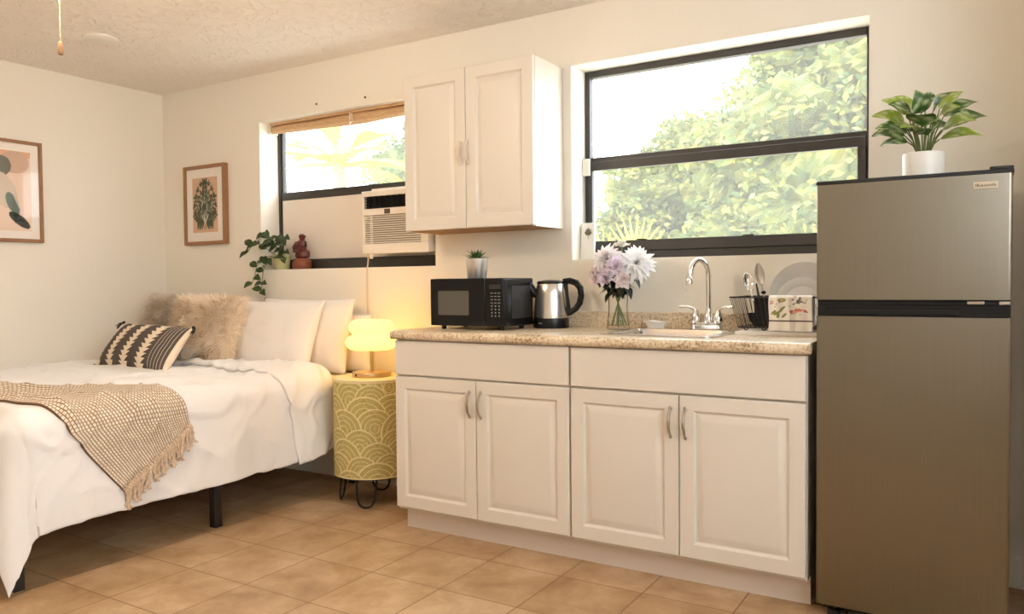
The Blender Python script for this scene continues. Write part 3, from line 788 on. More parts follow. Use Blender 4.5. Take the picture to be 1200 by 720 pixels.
tw.grid(towfront, 150, 110, col=towcol)
def towback(u, v):
    q = min(1, v / .12)
    z = RZ1 + .006 - .002 * q * q - max(0, v - .12) * .09
    y = yf_ + .012 + .020 * math.sin(q * PI / 2)
    return (TX0 + (TX1 - TX0) * u, y, z)
tw.grid(towback, 40, 16, col=lambda u, v: tow_bg)
tag(obj('tea_towel', tw, M['print'], solid=.003, soff=0, weld=True), 'cream floral printed tea towel folded over the dish rack front', 'towel')

# ------------------------------------------------------------------ plant on the fridge
t = thing('potted_plant', 'leafy variegated plant in a white pot on top of the fridge', 'plant', (2.100, -.36, FZ - .0025))
obj('pot', MB().lathe([(0, 0), (.061, 0), (.063, .004), (.0635, .092), (.0625, .099), (.058, .1), (.0565, .094), (.056, .085), (0, .083)], n=44), M['ceramic_white'], t)
lf = MB(); st = MB(); rnd = random.Random(21)
spec_leaves = [  # az (deg), elevation, stem length, leaf length, width
    (178, 22, .10, .120, .060), (196, 42, .13, .115, .055), (168, 5, .075, .10, .042), (205, 58, .15, .105, .05), (160, 66, .16, .10, .05),
    (0, 28, .12, .135, .062), (8, 48, .14, .13, .055), (-14, 2, .075, .145, .042), (22, 62, .16, .11, .045), (-30, 20, .11, .125, .060),
    (-90, 40, .09, .105, .078), (-75, 20, .06, .095, .075), (-110, 28, .07, .10, .070), (-95, 68, .13, .09, .06), (-60, 55, .13, .11, .06),
    (-130, 50, .13, .11, .06), (90, 45, .12, .11, .06), (60, 35, .11, .11, .06), (120, 35, .11, .11, .06), (215, 25, .10, .115, .055), (-45, 36, .12, .12, .06), (80, 75, .17, .08, .05)]
for (az, el, sl, L_, W_) in spec_leaves:
    a = R(az + rnd.uniform(-6, 6)); e = R(el)
    d = Vector((math.cos(a) * math.cos(e), math.sin(a) * math.cos(e), math.sin(e)))
    b0 = Vector((.012 * math.cos(a), .012 * math.sin(a), .084))
    tip = b0 + Vector((d.x * sl * .5, d.y * sl * .5, .045 + sl * .75 * math.sin(e) + .01))
    st.tube([b0, b0 * .5 + tip * .5 + Vector((0, 0, .014)), tip], [.0028, .0025, .002], n=6)
    ld = Vector((d.x, d.y, d.z * .45 + .05)); yellow = rnd.random() < .22; ph = rnd.uniform(0, 6)
    def lc(t_, q, yellow=yellow, ph=ph):
        base = lin((60, 92, 38)) if not yellow else lin((140, 158, 58))
        pale = lin((206, 214, 168))
        k = math.sin(ph + t_ * 11 + abs(q) * 3.5)
        w_ = max(0, min(1, (k - .35) * 2)) * (.75 if abs(q) > .3 else .45)
        return tuple(base[i] * (1 - w_) + pale[i] * w_ for i in range(3))
    lf.leaf(tip, ld, (0, -.75, .7), L_ * .92, W_ * 1.25, droop=.16, cols=lc, n=14, fold=.16, wave=.04)
obj('foliage', lf, M['leafattr'], t); obj('stems', st, M['stem'], t)
obj('soil', MB().lathe([(.0565, .086), (.03, .089), (0, .09)], n=24), mat('potting_soil', raw=(.05, .035, .025), rough=.95, bump=.6, bscale=120), t)

# ------------------------------------------------------------------ window sill things
SZ = W1[2] + .0045
t = thing('trailing_plant', 'trailing dark green leafy plant in a pale pot in the small window corner', 'plant', (-1.445, .055, SZ))
obj('pot', MB().lathe([(0, 0), (.040, 0), (.043, .003), (.054, .085), (.055, .09), (.051, .09), (.048, .08), (0, .078)], n=30), M['ceramic_pale'], t)
lf = MB(); st = MB(); rnd = random.Random(5)
def vine(pts, sizes):
    st.tube(pts, .002, n=5)
    for p, (L_, W_) in zip(pts[1:], sizes):
        for s_ in (-1, 1):
            if rnd.random() < .12: continue
            dv = Vector((s_ * rnd.uniform(.4, 1), rnd.uniform(-.9, -.1), rnd.uniform(-.6, .5)))
            g = rnd.uniform(.75, 1.25)
            lf.leaf(p, dv, (rnd.uniform(-.2, .2), -.8, .6), L_ * rnd.uniform(.85, 1.1), W_, droop=.2, n=8, fold=.12,
                    cols=lambda t_, q, g=g: tuple(x * g * (1.5 if abs(q) < .2 else 1) for x in lin((52, 72, 40))))
vine([(-.02, -.02, .085), (-.06, -.07, .13), (-.10, -.10, .16), (-.14, -.11, .15), (-.17, -.12, .11)], [(.075, .05)] * 4)
vine([(-.02, -.03, .085), (-.06, -.09, .08), (-.09, -.12, .02), (-.10, -.13, -.04), (-.12, -.13, -.08)], [(.07, .048)] * 4)
vine([(.0, -.03, .085), (-.02, -.09, .07), (-.04, -.115, -.01), (-.045, -.12, -.08), (-.05, -.12, -.125)], [(.065, .045)] * 4)
vine([(0, 0, .085), (-.04, -.02, .16), (-.06, -.04, .20), (-.09, -.06, .22)], [(.075, .055)] * 3)
vine([(.01, 0, .085), (.04, -.02, .15), (.06, -.03, .18), (.07, -.04, .20)], [(.07, .045)] * 3)
vine([(.01, -.01, .085), (.05, -.05, .12), (.08, -.05, .11), (.085, -.055, .07)], [(.07, .045)] * 3)
vine([(.0, -.01, .085), (.0, -.05, .14), (-.02, -.07, .17)], [(.075, .055)] * 2)
obj('foliage', lf, M['leafattr'], t); obj('vines', st, M['stem'], t)

t = thing('carved_figurine', 'reddish brown carved wooden figure on a round base beside the trailing plant', 'figurine', (-1.272, .055, SZ))
obj('base', MB().lathe([(0, 0), (.046, 0), (.056, .008), (.059, .03), (.054, .052), (.044, .064), (0, .066)], n=30), M['figbase'], t)
fg = MB()
def figf(u, v):
    z = .06 + .155 * v; a = 2 * PI * u
    keys = [(0, .030, 0), (.12, .046, .004), (.28, .044, .006), (.42, .030, -.002), (.56, .036, -.004), (.68, .033, -.002), (.76, .016, .002), (.82, .020, .004), (.90, .026, .004), (.97, .018, .003), (1, .0, .003)]
    for k in range(len(keys) - 1):
        if keys[k][0] <= v <= keys[k + 1][0]:
            q = (v - keys[k][0]) / (keys[k + 1][0] - keys[k][0]); q = q * q * (3 - 2 * q)
            r_ = keys[k][1] * (1 - q) + keys[k + 1][1] * q; ox = keys[k][2] * (1 - q) + keys[k + 1][2] * q
            break
    sw = 1 + .12 * math.cos(2 * (a - 2.2 * v))
    return (ox + r_ * sw * math.cos(a), r_ * .8 * math.sin(a), z)
fg.grid(figf, 28, 44, closeu=True)
fg.tube([(.028, -.012, .165), (.04, -.03, .14), (.018, -.042, .12), (-.012, -.04, .128)], [.011, .010, .009, .008], n=8)
fg.tube([(-.030, -.010, .162), (-.04, -.028, .132), (-.022, -.042, .108), (.012, -.044, .104)], [.011, .010, .009, .008], n=8)
obj('figure', fg, M['figwood'], t)

# rolled bamboo blind
t = thing('bamboo_blind', 'rolled-up tan bamboo blind along the top of the small window', 'blind', (0, 0, 0))
b_ = MB()
def blindf(u, v):
    a = 2 * PI * v; x = W1[0] + .03 + (W1[1] - W1[0] - .07) * u
    sag = .020 * math.sin(PI * min(1, max(0, (u - .1) * 1.2))) 
    rr = .020 + .010 * min(1, u * 3) + .003 * math.sin(14 * u)
    rr *= 1 + .04 * math.cos(7 * a)
    return (x, .085 + rr * math.cos(a), 2.086 - .2 * sag + rr * math.sin(a) * (1 + .3 * sag * 10))
b_.grid(blindf, 90, 42)
obj('bamboo_roll', b_, M['bamboo'], t)
hr = MB().box(W1[0] + .03, .06, 2.113, W1[1] - .04, .10, 2.1275); obj('head_rail', hr, M['bamboo'], t, smooth=0)
bk = MB(); bk.box(W1[0] + .006, .07, 2.065, W1[0] + .028, .13, 2.127); obj('bracket', bk, M['white_plastic'], t, bevel=.002)
cdm = MB(); cdm.tube([(-.86, .05, 2.113), (-.86, .047, 2.09), (-.862, .05, 2.05), (-.845, .05, 2.06), (-.85, .052, 2.11)], .003, n=5); obj('tie_cord', cdm, M['white_plastic'], t)

# air conditioner
AX0, AX1, AY, AZ0, AZ1 = -.690, -.226, -.052, 1.290, 1.636
t = thing('air_conditioner', 'white window air conditioner set into the small window next to the wall cabinet', 'air conditioner', (0, 0, 0))
b_ = MB(); b_.box(AX0 + .012, -.02, AZ0 + .006, AX1 - .004, .30, AZ1 - .004); obj('housing', b_, M['white_plastic'], t, bevel=.004)
b_ = MB()
gx0, gx1 = AX0 + .02, AX1 - .05
b_.box(AX0, AY, AZ0, AX1, -.02, AZ0 + .055)                   # bottom band
b_.box(AX0, AY, AZ1 - .030, AX1, -.02, AZ1)                   # top band
b_.box(AX0, AY, AZ0 + .055, AX0 + .018, -.02, AZ1 - .03); b_.box(AX1 - .052, AY, AZ0 + .055, AX1, -.02, AZ1 - .03)
b_.box(AX0 + .018, AY, AZ1 - .135, AX1 - .052, -.02, AZ1 - .098)
obj('front_bezel', b_, M['white_plastic'], t, bevel=.003)
b_ = MB(); b_.box(AX0 + .018, -.030, AZ1 - .098, AX1 - .052, -.022, AZ1 - .03)
for k in range(4): b_.box(AX0 + .018, -.048, AZ1 - .092 + k * .016, AX1 - .052, -.030, AZ1 - .089 + k * .016)
for k in range(9): b_.box(AX0 + .05 + k * .042, -.046, AZ1 - .098, AX0 + .053 + k * .042, -.030, AZ1 - .03)
obj('air_outlet', b_, M['black_plastic'], t, smooth=0)['label'] = 'black louvred air outlet'
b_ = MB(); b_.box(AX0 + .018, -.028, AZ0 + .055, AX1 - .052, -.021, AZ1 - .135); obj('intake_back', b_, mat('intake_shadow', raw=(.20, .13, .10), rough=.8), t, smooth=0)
b_ = MB()
for k in range(13):
    z = AZ0 + .058 + k * .0118
    b_.add([(AX0 + .018, AY + .004, z), (AX1 - .052, AY + .004, z), (AX1 - .052, AY + .004, z + .0055), (AX0 + .018, AY + .004, z + .0055), (AX0 + .018, AY + .018, z + .004), (AX1 - .052, AY + .018, z + .004), (AX1 - .052, AY + .018, z + .009), (AX0 + .018, AY + .018, z + .009)],
           [(0, 1, 2, 3), (3, 2, 6, 7), (0, 4, 5, 1), (4, 7, 6, 5), (0, 3, 7, 4), (1, 5, 6, 2)])
for xx in (AX0 + .06,): b_.box(xx, AY + .002, AZ0 + .055, xx + .004, AY + .02, AZ1 - .135)
obj('intake_grille', b_, M['white_plastic'], t, smooth=0)
b_ = MB(); b_.box(AX0 + .165, AY - .002, AZ1 - .130, AX0 + .205, AY + .004, AZ1 - .104); obj('display', b_, mat('ac_display', raw=(.07, .045, .03), rough=.3), t, smooth=0)
b_ = MB(); b_.rbox(AX0 + .045, -.045, AZ0 - .026, AX0 + .063, -.03, AZ0 + .002, .005, 'z'); obj('drain_spout', b_, M['white_plastic'], t)
b_ = MB(); pts = [(AX0 + .02, -.028, AZ0 + .004), (AX0 + .012, -.016, AZ0 - .03), (AX0 - .004, -.010, AZ0 - .09), (AX0 - .005, -.008, 1.0), (AX0 - .002, -.008, .85), (AX0 + .002, -.008, .6), (AX0 + .002, -.008, .3)]
b_.tube(pts, .0042, n=7); obj('power_cord', b_, mat('cord_cream', raw=(.68, .55, .43), rough=.5), t)
b_ = MB(); b_.box(AX0 + .03, -.0, AZ1, AX1 - .004, .1, AZ1 + .018); obj('top_flange', b_, M['white_plastic'], t, smooth=0)

# small things at the kitchen window
tag(obj('window_sensor', MB().rbox(W2[0] + .005, .113, 1.640, W2[0] + .042, .1295, 1.722, .005, 'y'), M['ceramic_white'], bevel=.003), 'small white alarm sensor stuck on the kitchen window frame', 'sensor')
t = thing('printed_tile', 'white tile with a small sprig print standing in the kitchen window corner', 'ornament', (W2[0] + .045, .085, W2[2] + .0045), rot=(R(-4), 0, R(0)))
obj('tile', MB().rbox(-.036, -.010, 0, .036, .008, .178, .006, 'y', 3), M['ceramic_white'], t, bevel=.002)
sp = MB()
for a, L_ in ((-48, .018), (-22, .022), (0, .026), (24, .022), (50, .018)):
    d = Vector((math.sin(R(a)), 0, math.cos(R(a)))); sp.leaf((0.004, -.0112, .118), d, (0, -1, 0), L_ * 1.5, .014, droop=0, n=5, fold=0, cols=lambda t_, q: lin((120, 112, 92)))
sp.add([(-.001 + .004, -.0112, .10), (.005, -.0112, .10), (.005, -.0112, .12), (.003, -.0112, .12)], [(0, 1, 2, 3)], 0, [lin((120, 112, 92))] * 4)
obj('sprig_print', sp, M['print'], t)
for (xx, zz, nm) in ((-1.074, 2.179, 'dark screw hole mark in the wall above the bamboo blind, nearer the corner'), (-.698, 2.169, 'dark screw hole mark above the bamboo blind, nearer the wall cabinet')):
    tag(obj('wall_screw', MB().lathe([(0, -.006), (.004, -.005), (.0065, -.001), (.0065, 0)], (0, 0, 0), 10, axis='y'), M['dirt'], loc=(xx, -.0002, zz)), nm, 'screw', 'screws above the small window')

# ------------------------------------------------------------------ pictures
def picture(name, label, w_, h_, loc, rot, fw, mw_, drawer, res, glass=True):
    t = thing(name, label, 'picture', loc, rot)
    d = .034; f = MB()
    f.box(0, -d, 0, fw, 0, h_); f.box(w_ - fw, -d, 0, w_, 0, h_); f.box(fw, -d, 0, w_ - fw, 0, fw); f.box(fw, -d, h_ - fw, w_ - fw, 0, h_)
    obj('frame', f, M['woodframe'], t, bevel=.002)
    obj('mat_board', MB().box(fw - .002, -.022, fw - .002, w_ - fw + .002, -.006, h_ - fw + .002), M['matboard'], t, smooth=0)
    p_ = MB(); m0 = fw + mw_
    p_.grid(lambda u, v: (m0 + (w_ - 2 * m0) * u, -.0225, m0 + (h_ - 2 * m0) * v), res[0], res[1], col=drawer)
    obj('art_print', p_, M['print'], t, smooth=0)
    if glass:
        obj('glass_pane', MB().box(fw - .002, -.027, fw - .002, w_ - fw + .002, -.0255, h_ - fw + .002), M['glass'], t, smooth=0)
    return t
# botanical sprig
rnd = random.Random(9); it = []
dk = lin((62, 72, 54)); md_ = lin((96, 104, 80)); lt_ = lin((206, 206, 184))
def branch(x0, y0, x1, y1, n_, L_, c_):
    an = math.atan2(y1 - y0, x1 - x0)
    for i in range(n_):
        q = (i + .6) / n_
        x, y = x0 + (x1 - x0) * q, y0 + (y1 - y0) * q
        for s_ in (-1, 1):
            aa = an + s_ * R(38); k = L_ * (1.35 - .5 * q)
            it.append((x + math.cos(aa) * k, y + math.sin(aa) * k * .72, k, k * .36, aa, rnd.choice((c_, c_, md_))))
    it.append((x1, y1, L_ * .8, L_ * .3, an, c_))
for s_ in (-1, 1):
    branch(.50, .14, .50 + s_ * .40, .34, 5, .085, dk); branch(.50, .22, .50 + s_ * .36, .66, 6, .08, dk); branch(.5, .15, .5 + s_ * .28, .12, 3, .06, dk)
    for k in range(6):
        x = .5 + s_ * (.05 + .05 * k); it.append((x, .22 + .06 * k, .07, .012, R(90 - s_ * 40), lt_))
branch(.50, .30, .50, .92, 8, .085, dk)
for x_, y_ in ((.22, .80), (.78, .80), (.08, .50), (.92, .50), (.34, .90), (.66, .90)): branch(.5, .35, x_, y_, 4, .065, dk)
for k in range(9): it.append((.5 + rnd.uniform(-.12, .12), rnd.uniform(.25, .6), .08, .010, R(90 + rnd.uniform(-40, 40)), lt_))
it.append((.47, .09, .05, .010, R(70), dk)); it.append((.52, .10, .06, .010, R(105), dk))
botan = blobs(it, lin((212, 172, 142)))
picture('framed_print', 'wood-framed botanical leaf print on the back wall above the bed', .408, .516, (-2.270, 0, 1.390), None, .022, .058, botan, (90, 130))
# abstract shapes on the left wall
bg2 = lambda u, v: lin((232, 208, 190)) if not (v > .93 - .25 * (1 - u)) else lin((222, 176, 146))
it2 = [(.78, .86, .20, .14, 0, lin((206, 176, 156))), (.58, .80, .15, .13, .2, lin((120, 122, 112))), (.62, .50, .16, .24, .5, lin((214, 196, 180))),
       (.74, .34, .15, .075, R(-62), lin((118, 134, 126))), (.80, .36, .16, .006, R(-62), lin((226, 216, 200))),
       (.83, .135, .17, .062, R(-32), lin((64, 70, 70))), (.30, .30, .20, .24, 0, lin((196, 150, 122))), (.25, .7, .16, .2, .4, lin((236, 222, 206)))]
def abst(u, v):
    c = blobs(it2, bg2)(u, v)
    return c
picture('framed_print', 'wood-framed abstract print of soft shapes on the wall beside the bed', .52, .586, (XL, -1.340, 1.385), (0, 0, R(90)), .019, .045, abst, (110, 120))

# ------------------------------------------------------------------ bed
BX0, BX1, BYF, BT = -2.46, -.745, -1.88, .632
t = thing('platform_bed', 'black metal platform bed frame under the mattress in the corner', 'bed', (0, 0, 0))
f = MB()
for xx in (BX0 + .03, (BX0 + BX1) / 2, BX1 - .03): f.box(xx - .02, BYF + .01, .285, xx + .02, -.03, .315)
for yy in (BYF + .03, -.95, -.05): f.box(BX0 + .05, yy - .02, .285, BX1 - .05, yy + .02, .314)
obj('side_rails', f, M['black_metal'], t, smooth=0)
for k in range(13):
    yy = BYF + .10 + k * .137
    obj('slat', MB().box(BX0 + .02, yy - .02, .316, BX1 - .02, yy + .02, .328), M['black_metal'], t, smooth=0)
for xx in (BX0 + .03, (BX0 + BX1) / 2, BX1 - .025):
    for yy in (BYF + .02, -.986, -.06):
        obj('leg', MB().box(xx - .02, yy - .02, 0, xx + .02, yy + .02, .286), M['black_metal'], t, smooth=0, bevel=.002)
mt = MB(); mt.rbox(BX0, BYF, .330, BX1, -.015, .622, .06, 'z', 6)
tag(obj('mattress', mt, M['sheet'], bevel=.04, seg=4), 'cream sheeted mattress on the black frame, bare at its head end', 'mattress')

RR = .075
def drape(px, py, off=0.0, wr=1.0):
    """lay the flat point (px, py) over the mattress: top, rounded edge, then hanging"""
    ex = ey = 0.0; sx = 1
    if px > BX1 - RR: ex = px - (BX1 - RR)
    elif px < BX0 + RR: ex = (BX0 + RR) - px; sx = -1
    if py < BYF + RR: ey = (BYF + RR) - py
    cx = min(max(px, BX0 + RR), BX1 - RR); cy = max(py, BYF + RR)
    r_ = math.hypot(ex, ey)
    puff = .022 * math.sin(PI * min(1, max(0, (cx - BX0) / (BX1 - BX0)))) 
    top = BT + puff * 0.6
    R2 = RR + off
    if r_ < 1e-9:
        z = top + off; n = Vector((0, 0, 1)); p = Vector((cx, cy, z)); hang = 0
    else:
        d = Vector((sx * ex / r_, -ey / r_, 0)); q = RR * PI / 2
        if r_ < q:
            a = r_ / RR
            n = d * math.sin(a) + Vector((0, 0, math.cos(a)))
            p = Vector((cx, cy, top - RR)) + n * R2; hang = 0
        else:
            h = r_ - q; fl = .12
            p = Vector((cx, cy, top - RR)) + d * (R2 + fl * h) - Vector((0, 0, h * math.sqrt(1 - fl * fl)))
            n = d; hang = h
    # creases
    rg = 1 - abs(noise.noise(Vector((px * 2.6 + .7 * py, py * 3.4 - px, 7.1)))) * 2
    rg2 = 1 - abs(noise.noise(Vector((px * 5.5, py * 6.5 + px * 2, 3.3)))) * 2
    cn = 1 if ex * ey == 0 else max(.12, 1 - 3 * min(ex, ey) / .15)
    sm = (1 - .45 * min(1, hang / .12)) * cn
    w = noise.noise(Vector((px * 3.2, py * 3.2, 1.3))) * .010 + max(0, rg) ** 4 * .019 * sm + max(0, rg2) ** 5 * .011 * sm + noise.noise(Vector((px * 14, py * 14, 4.7))) * .0022 * cn
    if hang > 0:
        arc = py if ey == 0 else (BYF + RR - math.atan2(ey, ex) * .35 + (0 if ex else px - BX1 + RR))
        w += min(1, hang / .3) * ((.006 + .008 * cn) * math.sin(arc * 11 + 3 * noise.noise(Vector((arc * 2, 0, 2)))) + .014 * noise.noise(Vector((arc * 6, hang * 2, 5))) + .007 * noise.noise(Vector((arc * 15 + hang * 6, hang * 5, 8))) * cn)
    return p + n * (w * wr)
def catm(pts, t_):
    n_ = len(pts) - 1; x = min(max(t_, 0), 1) * n_; i = min(int(x), n_ - 1); q = x - i
    p = [Vector(pts[max(0, min(n_, j))]) for j in (i - 1, i, i + 1, i + 2)]
    return .5 * ((2 * p[1]) + (p[2] - p[0]) * q + (2 * p[0] - 5 * p[1] + 4 * p[2] - p[3]) * q * q + (3 * p[1] - p[0] - 3 * p[2] + p[3]) * q ** 3)
def hem_right(py):       # flat length beyond the right edge at this y
    z = catm([(-2.30, .17, 0), (-1.95, .17, 0), (-1.72, .215, 0), (-1.50, .215, 0), (-1.26, .215, 0), (-.95, .215, 0), (-.62, .225, 0), (-.28, .275, 0)], (py + 2.30) / 2.02).y
    return BT - z + .045 + .01 * noise.noise(Vector((py * 5, 0, 0)))
t = thing('duvet', 'white duvet spread over the bed, hanging down its open side', 'duvet', (0, 0, 0))
dv = MB()
YH = -.34
def duv(u, v):
    py = (BYF - .385) + (YH - BYF + .385) * v
    xr = BX1 - RR + hem_right(max(py, BYF - .02)); xl = BX0 - .02
    uu = u
    return drape(xl + (xr - xl) * uu, py, .006)
dv.grid(duv, 200, 190)
obj('cover', dv, M['duvet'], t, smooth=180, solid=.022, soff=1)
fp = MB()
def flapf(u, v):
    y0_ = -.66 + .10 * (1 - u) + .02 * noise.noise(Vector((u * 6, 0, 3))); y1_ = -.285 + .05 * (1 - u)
    if u > .70: y0_ = y0_ + (u - .70) / .30 * .09
    py = y0_ + (y1_ - y0_) * v
    xr = BX1 - RR + hem_right(py) + .012; xl = BX0 + .0
    off = .028 + .010 * math.sin(PI * v) ** .5 - .030 * max(0, (v - .9) / .1) ** 2
    return drape(xl + (xr - xl) * u, py, off, 1.2)
fp.grid(flapf, 180, 44)
obj('folded_top', fp, M['duvet'], t, smooth=180, solid=.016, soff=1)

# throw
t = thing('throw_blanket', 'knitted tan throw with fringe laid across the white duvet', 'blanket', (0, 0, 0))
far = [(-2.1, -1.86, 0), (-1.57, -1.585, 0), (-1.24, -1.385, 0), (-1.0, -1.265, 0), (-.83, -1.205, 0), (-.655, -1.16, 0)]
near = [(-2.1, -2.05, 0), (-1.45, -1.93, 0), (-1.05, -1.81, 0), (-.80, -1.74, 0), (-.63, -1.635, 0), (-.445, -1.50, 0)]
def thr_flat(u, v):
    a, b2 = catm(far, u), catm(near, u)
    return a * (1 - v) + b2 * v
def thr(u, v):
    p = thr_flat(u, v); return drape(p.x, p.y, .040, .9)
tb = MB(); nu, nv = 150, 60
tb.grid(thr, nu, nv)
tb.u = [(a * 1.72, b2 * .50) for a, b2 in tb.u]
obj('knit', tb, M['throw'], t, smooth=180, solid=.010, soff=1)
rnd = random.Random(2)
for k in range(30):
    v = (k + .5) / 30
    e0, e1 = thr(1, v), thr(.985, v); dirn = (e0 - e1).normalized()
    hang = Vector((.02 * rnd.uniform(-1, 1) + .012, rnd.uniform(-.25, .25), -1)).normalized()
    out = Vector((.010, 0, 0)); L_ = .078 * rnd.uniform(.85, 1.15)
    pts = [e0 - dirn * .006 + out * .6, e0 + dirn * .008 + out, e0 + dirn * .012 + hang * L_ * .35 + out * .9, e0 + dirn * .012 + hang * L_ * .7 + out * .8 + Vector((0, rnd.uniform(-.008, .008), 0)), e0 + dirn * .012 + hang * L_ + out + Vector((0, rnd.uniform(-.012, .012), 0))]
    tm = MB()
    for s_ in (-1.3, 0, 1.3): tm.tube([p + Vector((0, s_ * .0045 * (1 if i % 2 else -1), 0)) for i, p in enumerate(pts)], [.004, .0045, .004, .0042, .003], n=5)
    obj('tassel', tm, M['throwtassel'], t)

# pillows
def cushion(w_, h_, th, nu=40, nv=30, pinch=.06, seed=0, crease=.006, col=None):
    """a soft pillow standing in the local xz plane: x width, z height, bulging along y"""
    mb = MB()
    def side(sg):
        def f(u, v):
            a, b2 = 2 * u - 1, 2 * v - 1
            x = a * (w_ / 2) * (1 - pinch * (1 - abs(b2) ** 2) * abs(a) ** 3); z = b2 * (h_ / 2) * (1 - pinch * (1 - abs(a) ** 2) * abs(b2) ** 3)
            pr_ = max(0, (1 - abs(a) ** 2.6)) ** .55 * max(0, (1 - abs(b2) ** 2.6)) ** .55
            y = sg * th / 2 * pr_ * (1 - .12 * b2)
            y += sg * crease * pr_ * (noise.noise(Vector((x * 9, z * 9, seed + sg))) + .6 * noise.noise(Vector((x * 20, z * 20, seed + 5))))
            return (x, y, z + h_ / 2)
        return f
    mb.grid(side(-1), nu, nv, col=col); mb.grid(side(1), nu, nv, flip=True, col=(lambda u, v: col(u, v, True)) if col and False else col)
    return mb
TOPZ = BT + .012
def put(name, label, cat, mb, mats, loc, lean, yaw=0, roll=0, group=None, **k):
    o = obj(name, mb, mats, loc=loc, rot=(R(-lean), R(roll), R(yaw)), smooth=180, weld=True, **k)
    return tag(o, label, cat, group)
put('bed_pillow', 'front white bed pillow leaning just behind the larger furry cushion', 'pillow', cushion(.76, .42, .17, seed=1, crease=.008), M['pillow'], (-1.235, -.315, .640), 20, group='white bed pillows')
put('bed_pillow', 'middle white bed pillow, its edge showing past the front one', 'pillow', cushion(.74, .43, .15, seed=2, crease=.008), M['pillow'], (-1.08, -.175, .626), 12, yaw=0, group='white bed pillows')
put('bed_pillow', 'rearmost white bed pillow against the wall, nearest the lamp', 'pillow', cushion(.70, .33, .085, seed=3, crease=.008), M['pillow'], (-.975, -.058, .628), 2, group='white bed pillows')
put('bed_pillow', 'white bed pillow against the wall, mostly hidden behind the furry cushions', 'pillow', cushion(.70, .40, .15, seed=4, crease=.008), M['pillow'], (-1.86, -.20, .632), 18, group='white bed pillows')

def fur_pillow(label, w_, h_, th, loc, lean, yaw, seed, c0, c1, nst, lay):
    root = thing('fur_cushion', label, 'cushion', loc, (R(-lean), 0, R(yaw)), group='furry cushions')
    base = cushion(w_, h_, th, seed=seed)
    obj('cushion_body', base, M['furbase'], root, smooth=180)
    rnd = random.Random(seed); mb = MB(); nb = len(base.v) // 2
    cen = Vector((0, 0, h_ / 2))
    V0 = [Vector(p) for p in base.v]
    for k in range(nst):
        fi = rnd.randrange(len(base.f)); q = base.f[fi]
        if fi >= len(base.f) // 2 and rnd.random() < .6: continue
        a, b2 = rnd.random(), rnd.random()
        p = V0[q[0]].lerp(V0[q[1]], a).lerp(V0[q[3]].lerp(V0[q[2]], a), b2)
        nn = (V0[q[1]] - V0[q[0]]).cross(V0[q[3]] - V0[q[0]])
        if nn.length < 1e-9: continue
        nn.normalize()
        if nn.y * (p.y if abs(p.y) > 1e-4 else -1) < 0: nn = -nn
        flow = Vector((lay[0] + noise.noise(p * 7 + Vector((seed, 0, 0))) * 1.0 + noise.noise(p * 26 + Vector((seed, 4, 0))) * .9, 0, lay[1] + noise.noise(p * 7 + Vector((0, 0, seed + 9))) * 1.0 + noise.noise(p * 26 + Vector((2, seed, 9))) * .9))
        edge = (p - cen); edge.y = 0
        em = max(abs(edge.x) / (w_ / 2), abs(edge.z) / (h_ / 2))
        d = (nn * .55 + flow * .7 + edge.normalized() * (1.1 * max(0, em - .8) / .2) + Vector((rnd.gauss(0, .15), rnd.gauss(0, .15), rnd.gauss(0, .15)))).normalized()
        L_ = rnd.uniform(.030, .056); w2 = .0017
        s_ = d.cross(nn if abs(d.dot(nn)) < .95 else Vector((1, 0, 0))).normalized() * w2
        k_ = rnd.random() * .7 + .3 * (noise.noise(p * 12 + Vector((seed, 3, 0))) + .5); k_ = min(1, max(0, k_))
        cr = tuple(c0[i] * (1 - k_) + c1[i] * k_ for i in range(3)); ct = tuple(.55 * x + .42 for x in cr); cb = cr  # tips paled in the colour to suggest daylight catching the fur
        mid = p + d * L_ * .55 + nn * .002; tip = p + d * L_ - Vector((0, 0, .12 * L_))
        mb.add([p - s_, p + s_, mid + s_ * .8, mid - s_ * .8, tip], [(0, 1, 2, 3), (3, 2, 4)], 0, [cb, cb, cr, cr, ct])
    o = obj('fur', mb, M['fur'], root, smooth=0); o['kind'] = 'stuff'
    return root
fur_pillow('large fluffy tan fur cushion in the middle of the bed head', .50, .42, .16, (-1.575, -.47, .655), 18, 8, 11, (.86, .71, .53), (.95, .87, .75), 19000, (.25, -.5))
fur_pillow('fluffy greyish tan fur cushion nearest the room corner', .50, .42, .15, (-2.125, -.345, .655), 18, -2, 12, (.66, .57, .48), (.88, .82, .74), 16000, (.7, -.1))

# lumbar cushion with a woven zig-zag pattern
LW, LH = .70, .295
cream, char = lin((232, 218, 196)), lin((92, 85, 82))
def lumb(u, v):
    x = u * LW; z = v * LH
    per = .0285; tri = (z / per) % 1
    # jagged teeth: bands of cream between charcoal, teeth on both sides
    for c0_, w_ in ((.030, .034), (.185, .028), (.340, .028), (.495, .028)):
        tooth = .034 * tri
        if c0_ - w_ / 2 - tooth < x < c0_ + w_ / 2 + tooth: return cream
    if x > .570:
        if x > .685: return cream
        k = ((x - .570) / .0235) % 1
        return cream if k < .12 else char
    return char
lm = thing('lumbar_cushion', 'long charcoal and cream zigzag cushion with corner tassels in front of the furry cushions', 'cushion', (-1.72, -.80, .662), (R(-36), R(1), R(-4)))
obj('cushion_cover', cushion(LW, LH, .15, nu=260, nv=130, seed=20, pinch=.05, col=lumb), M['woven'], lm, smooth=180)
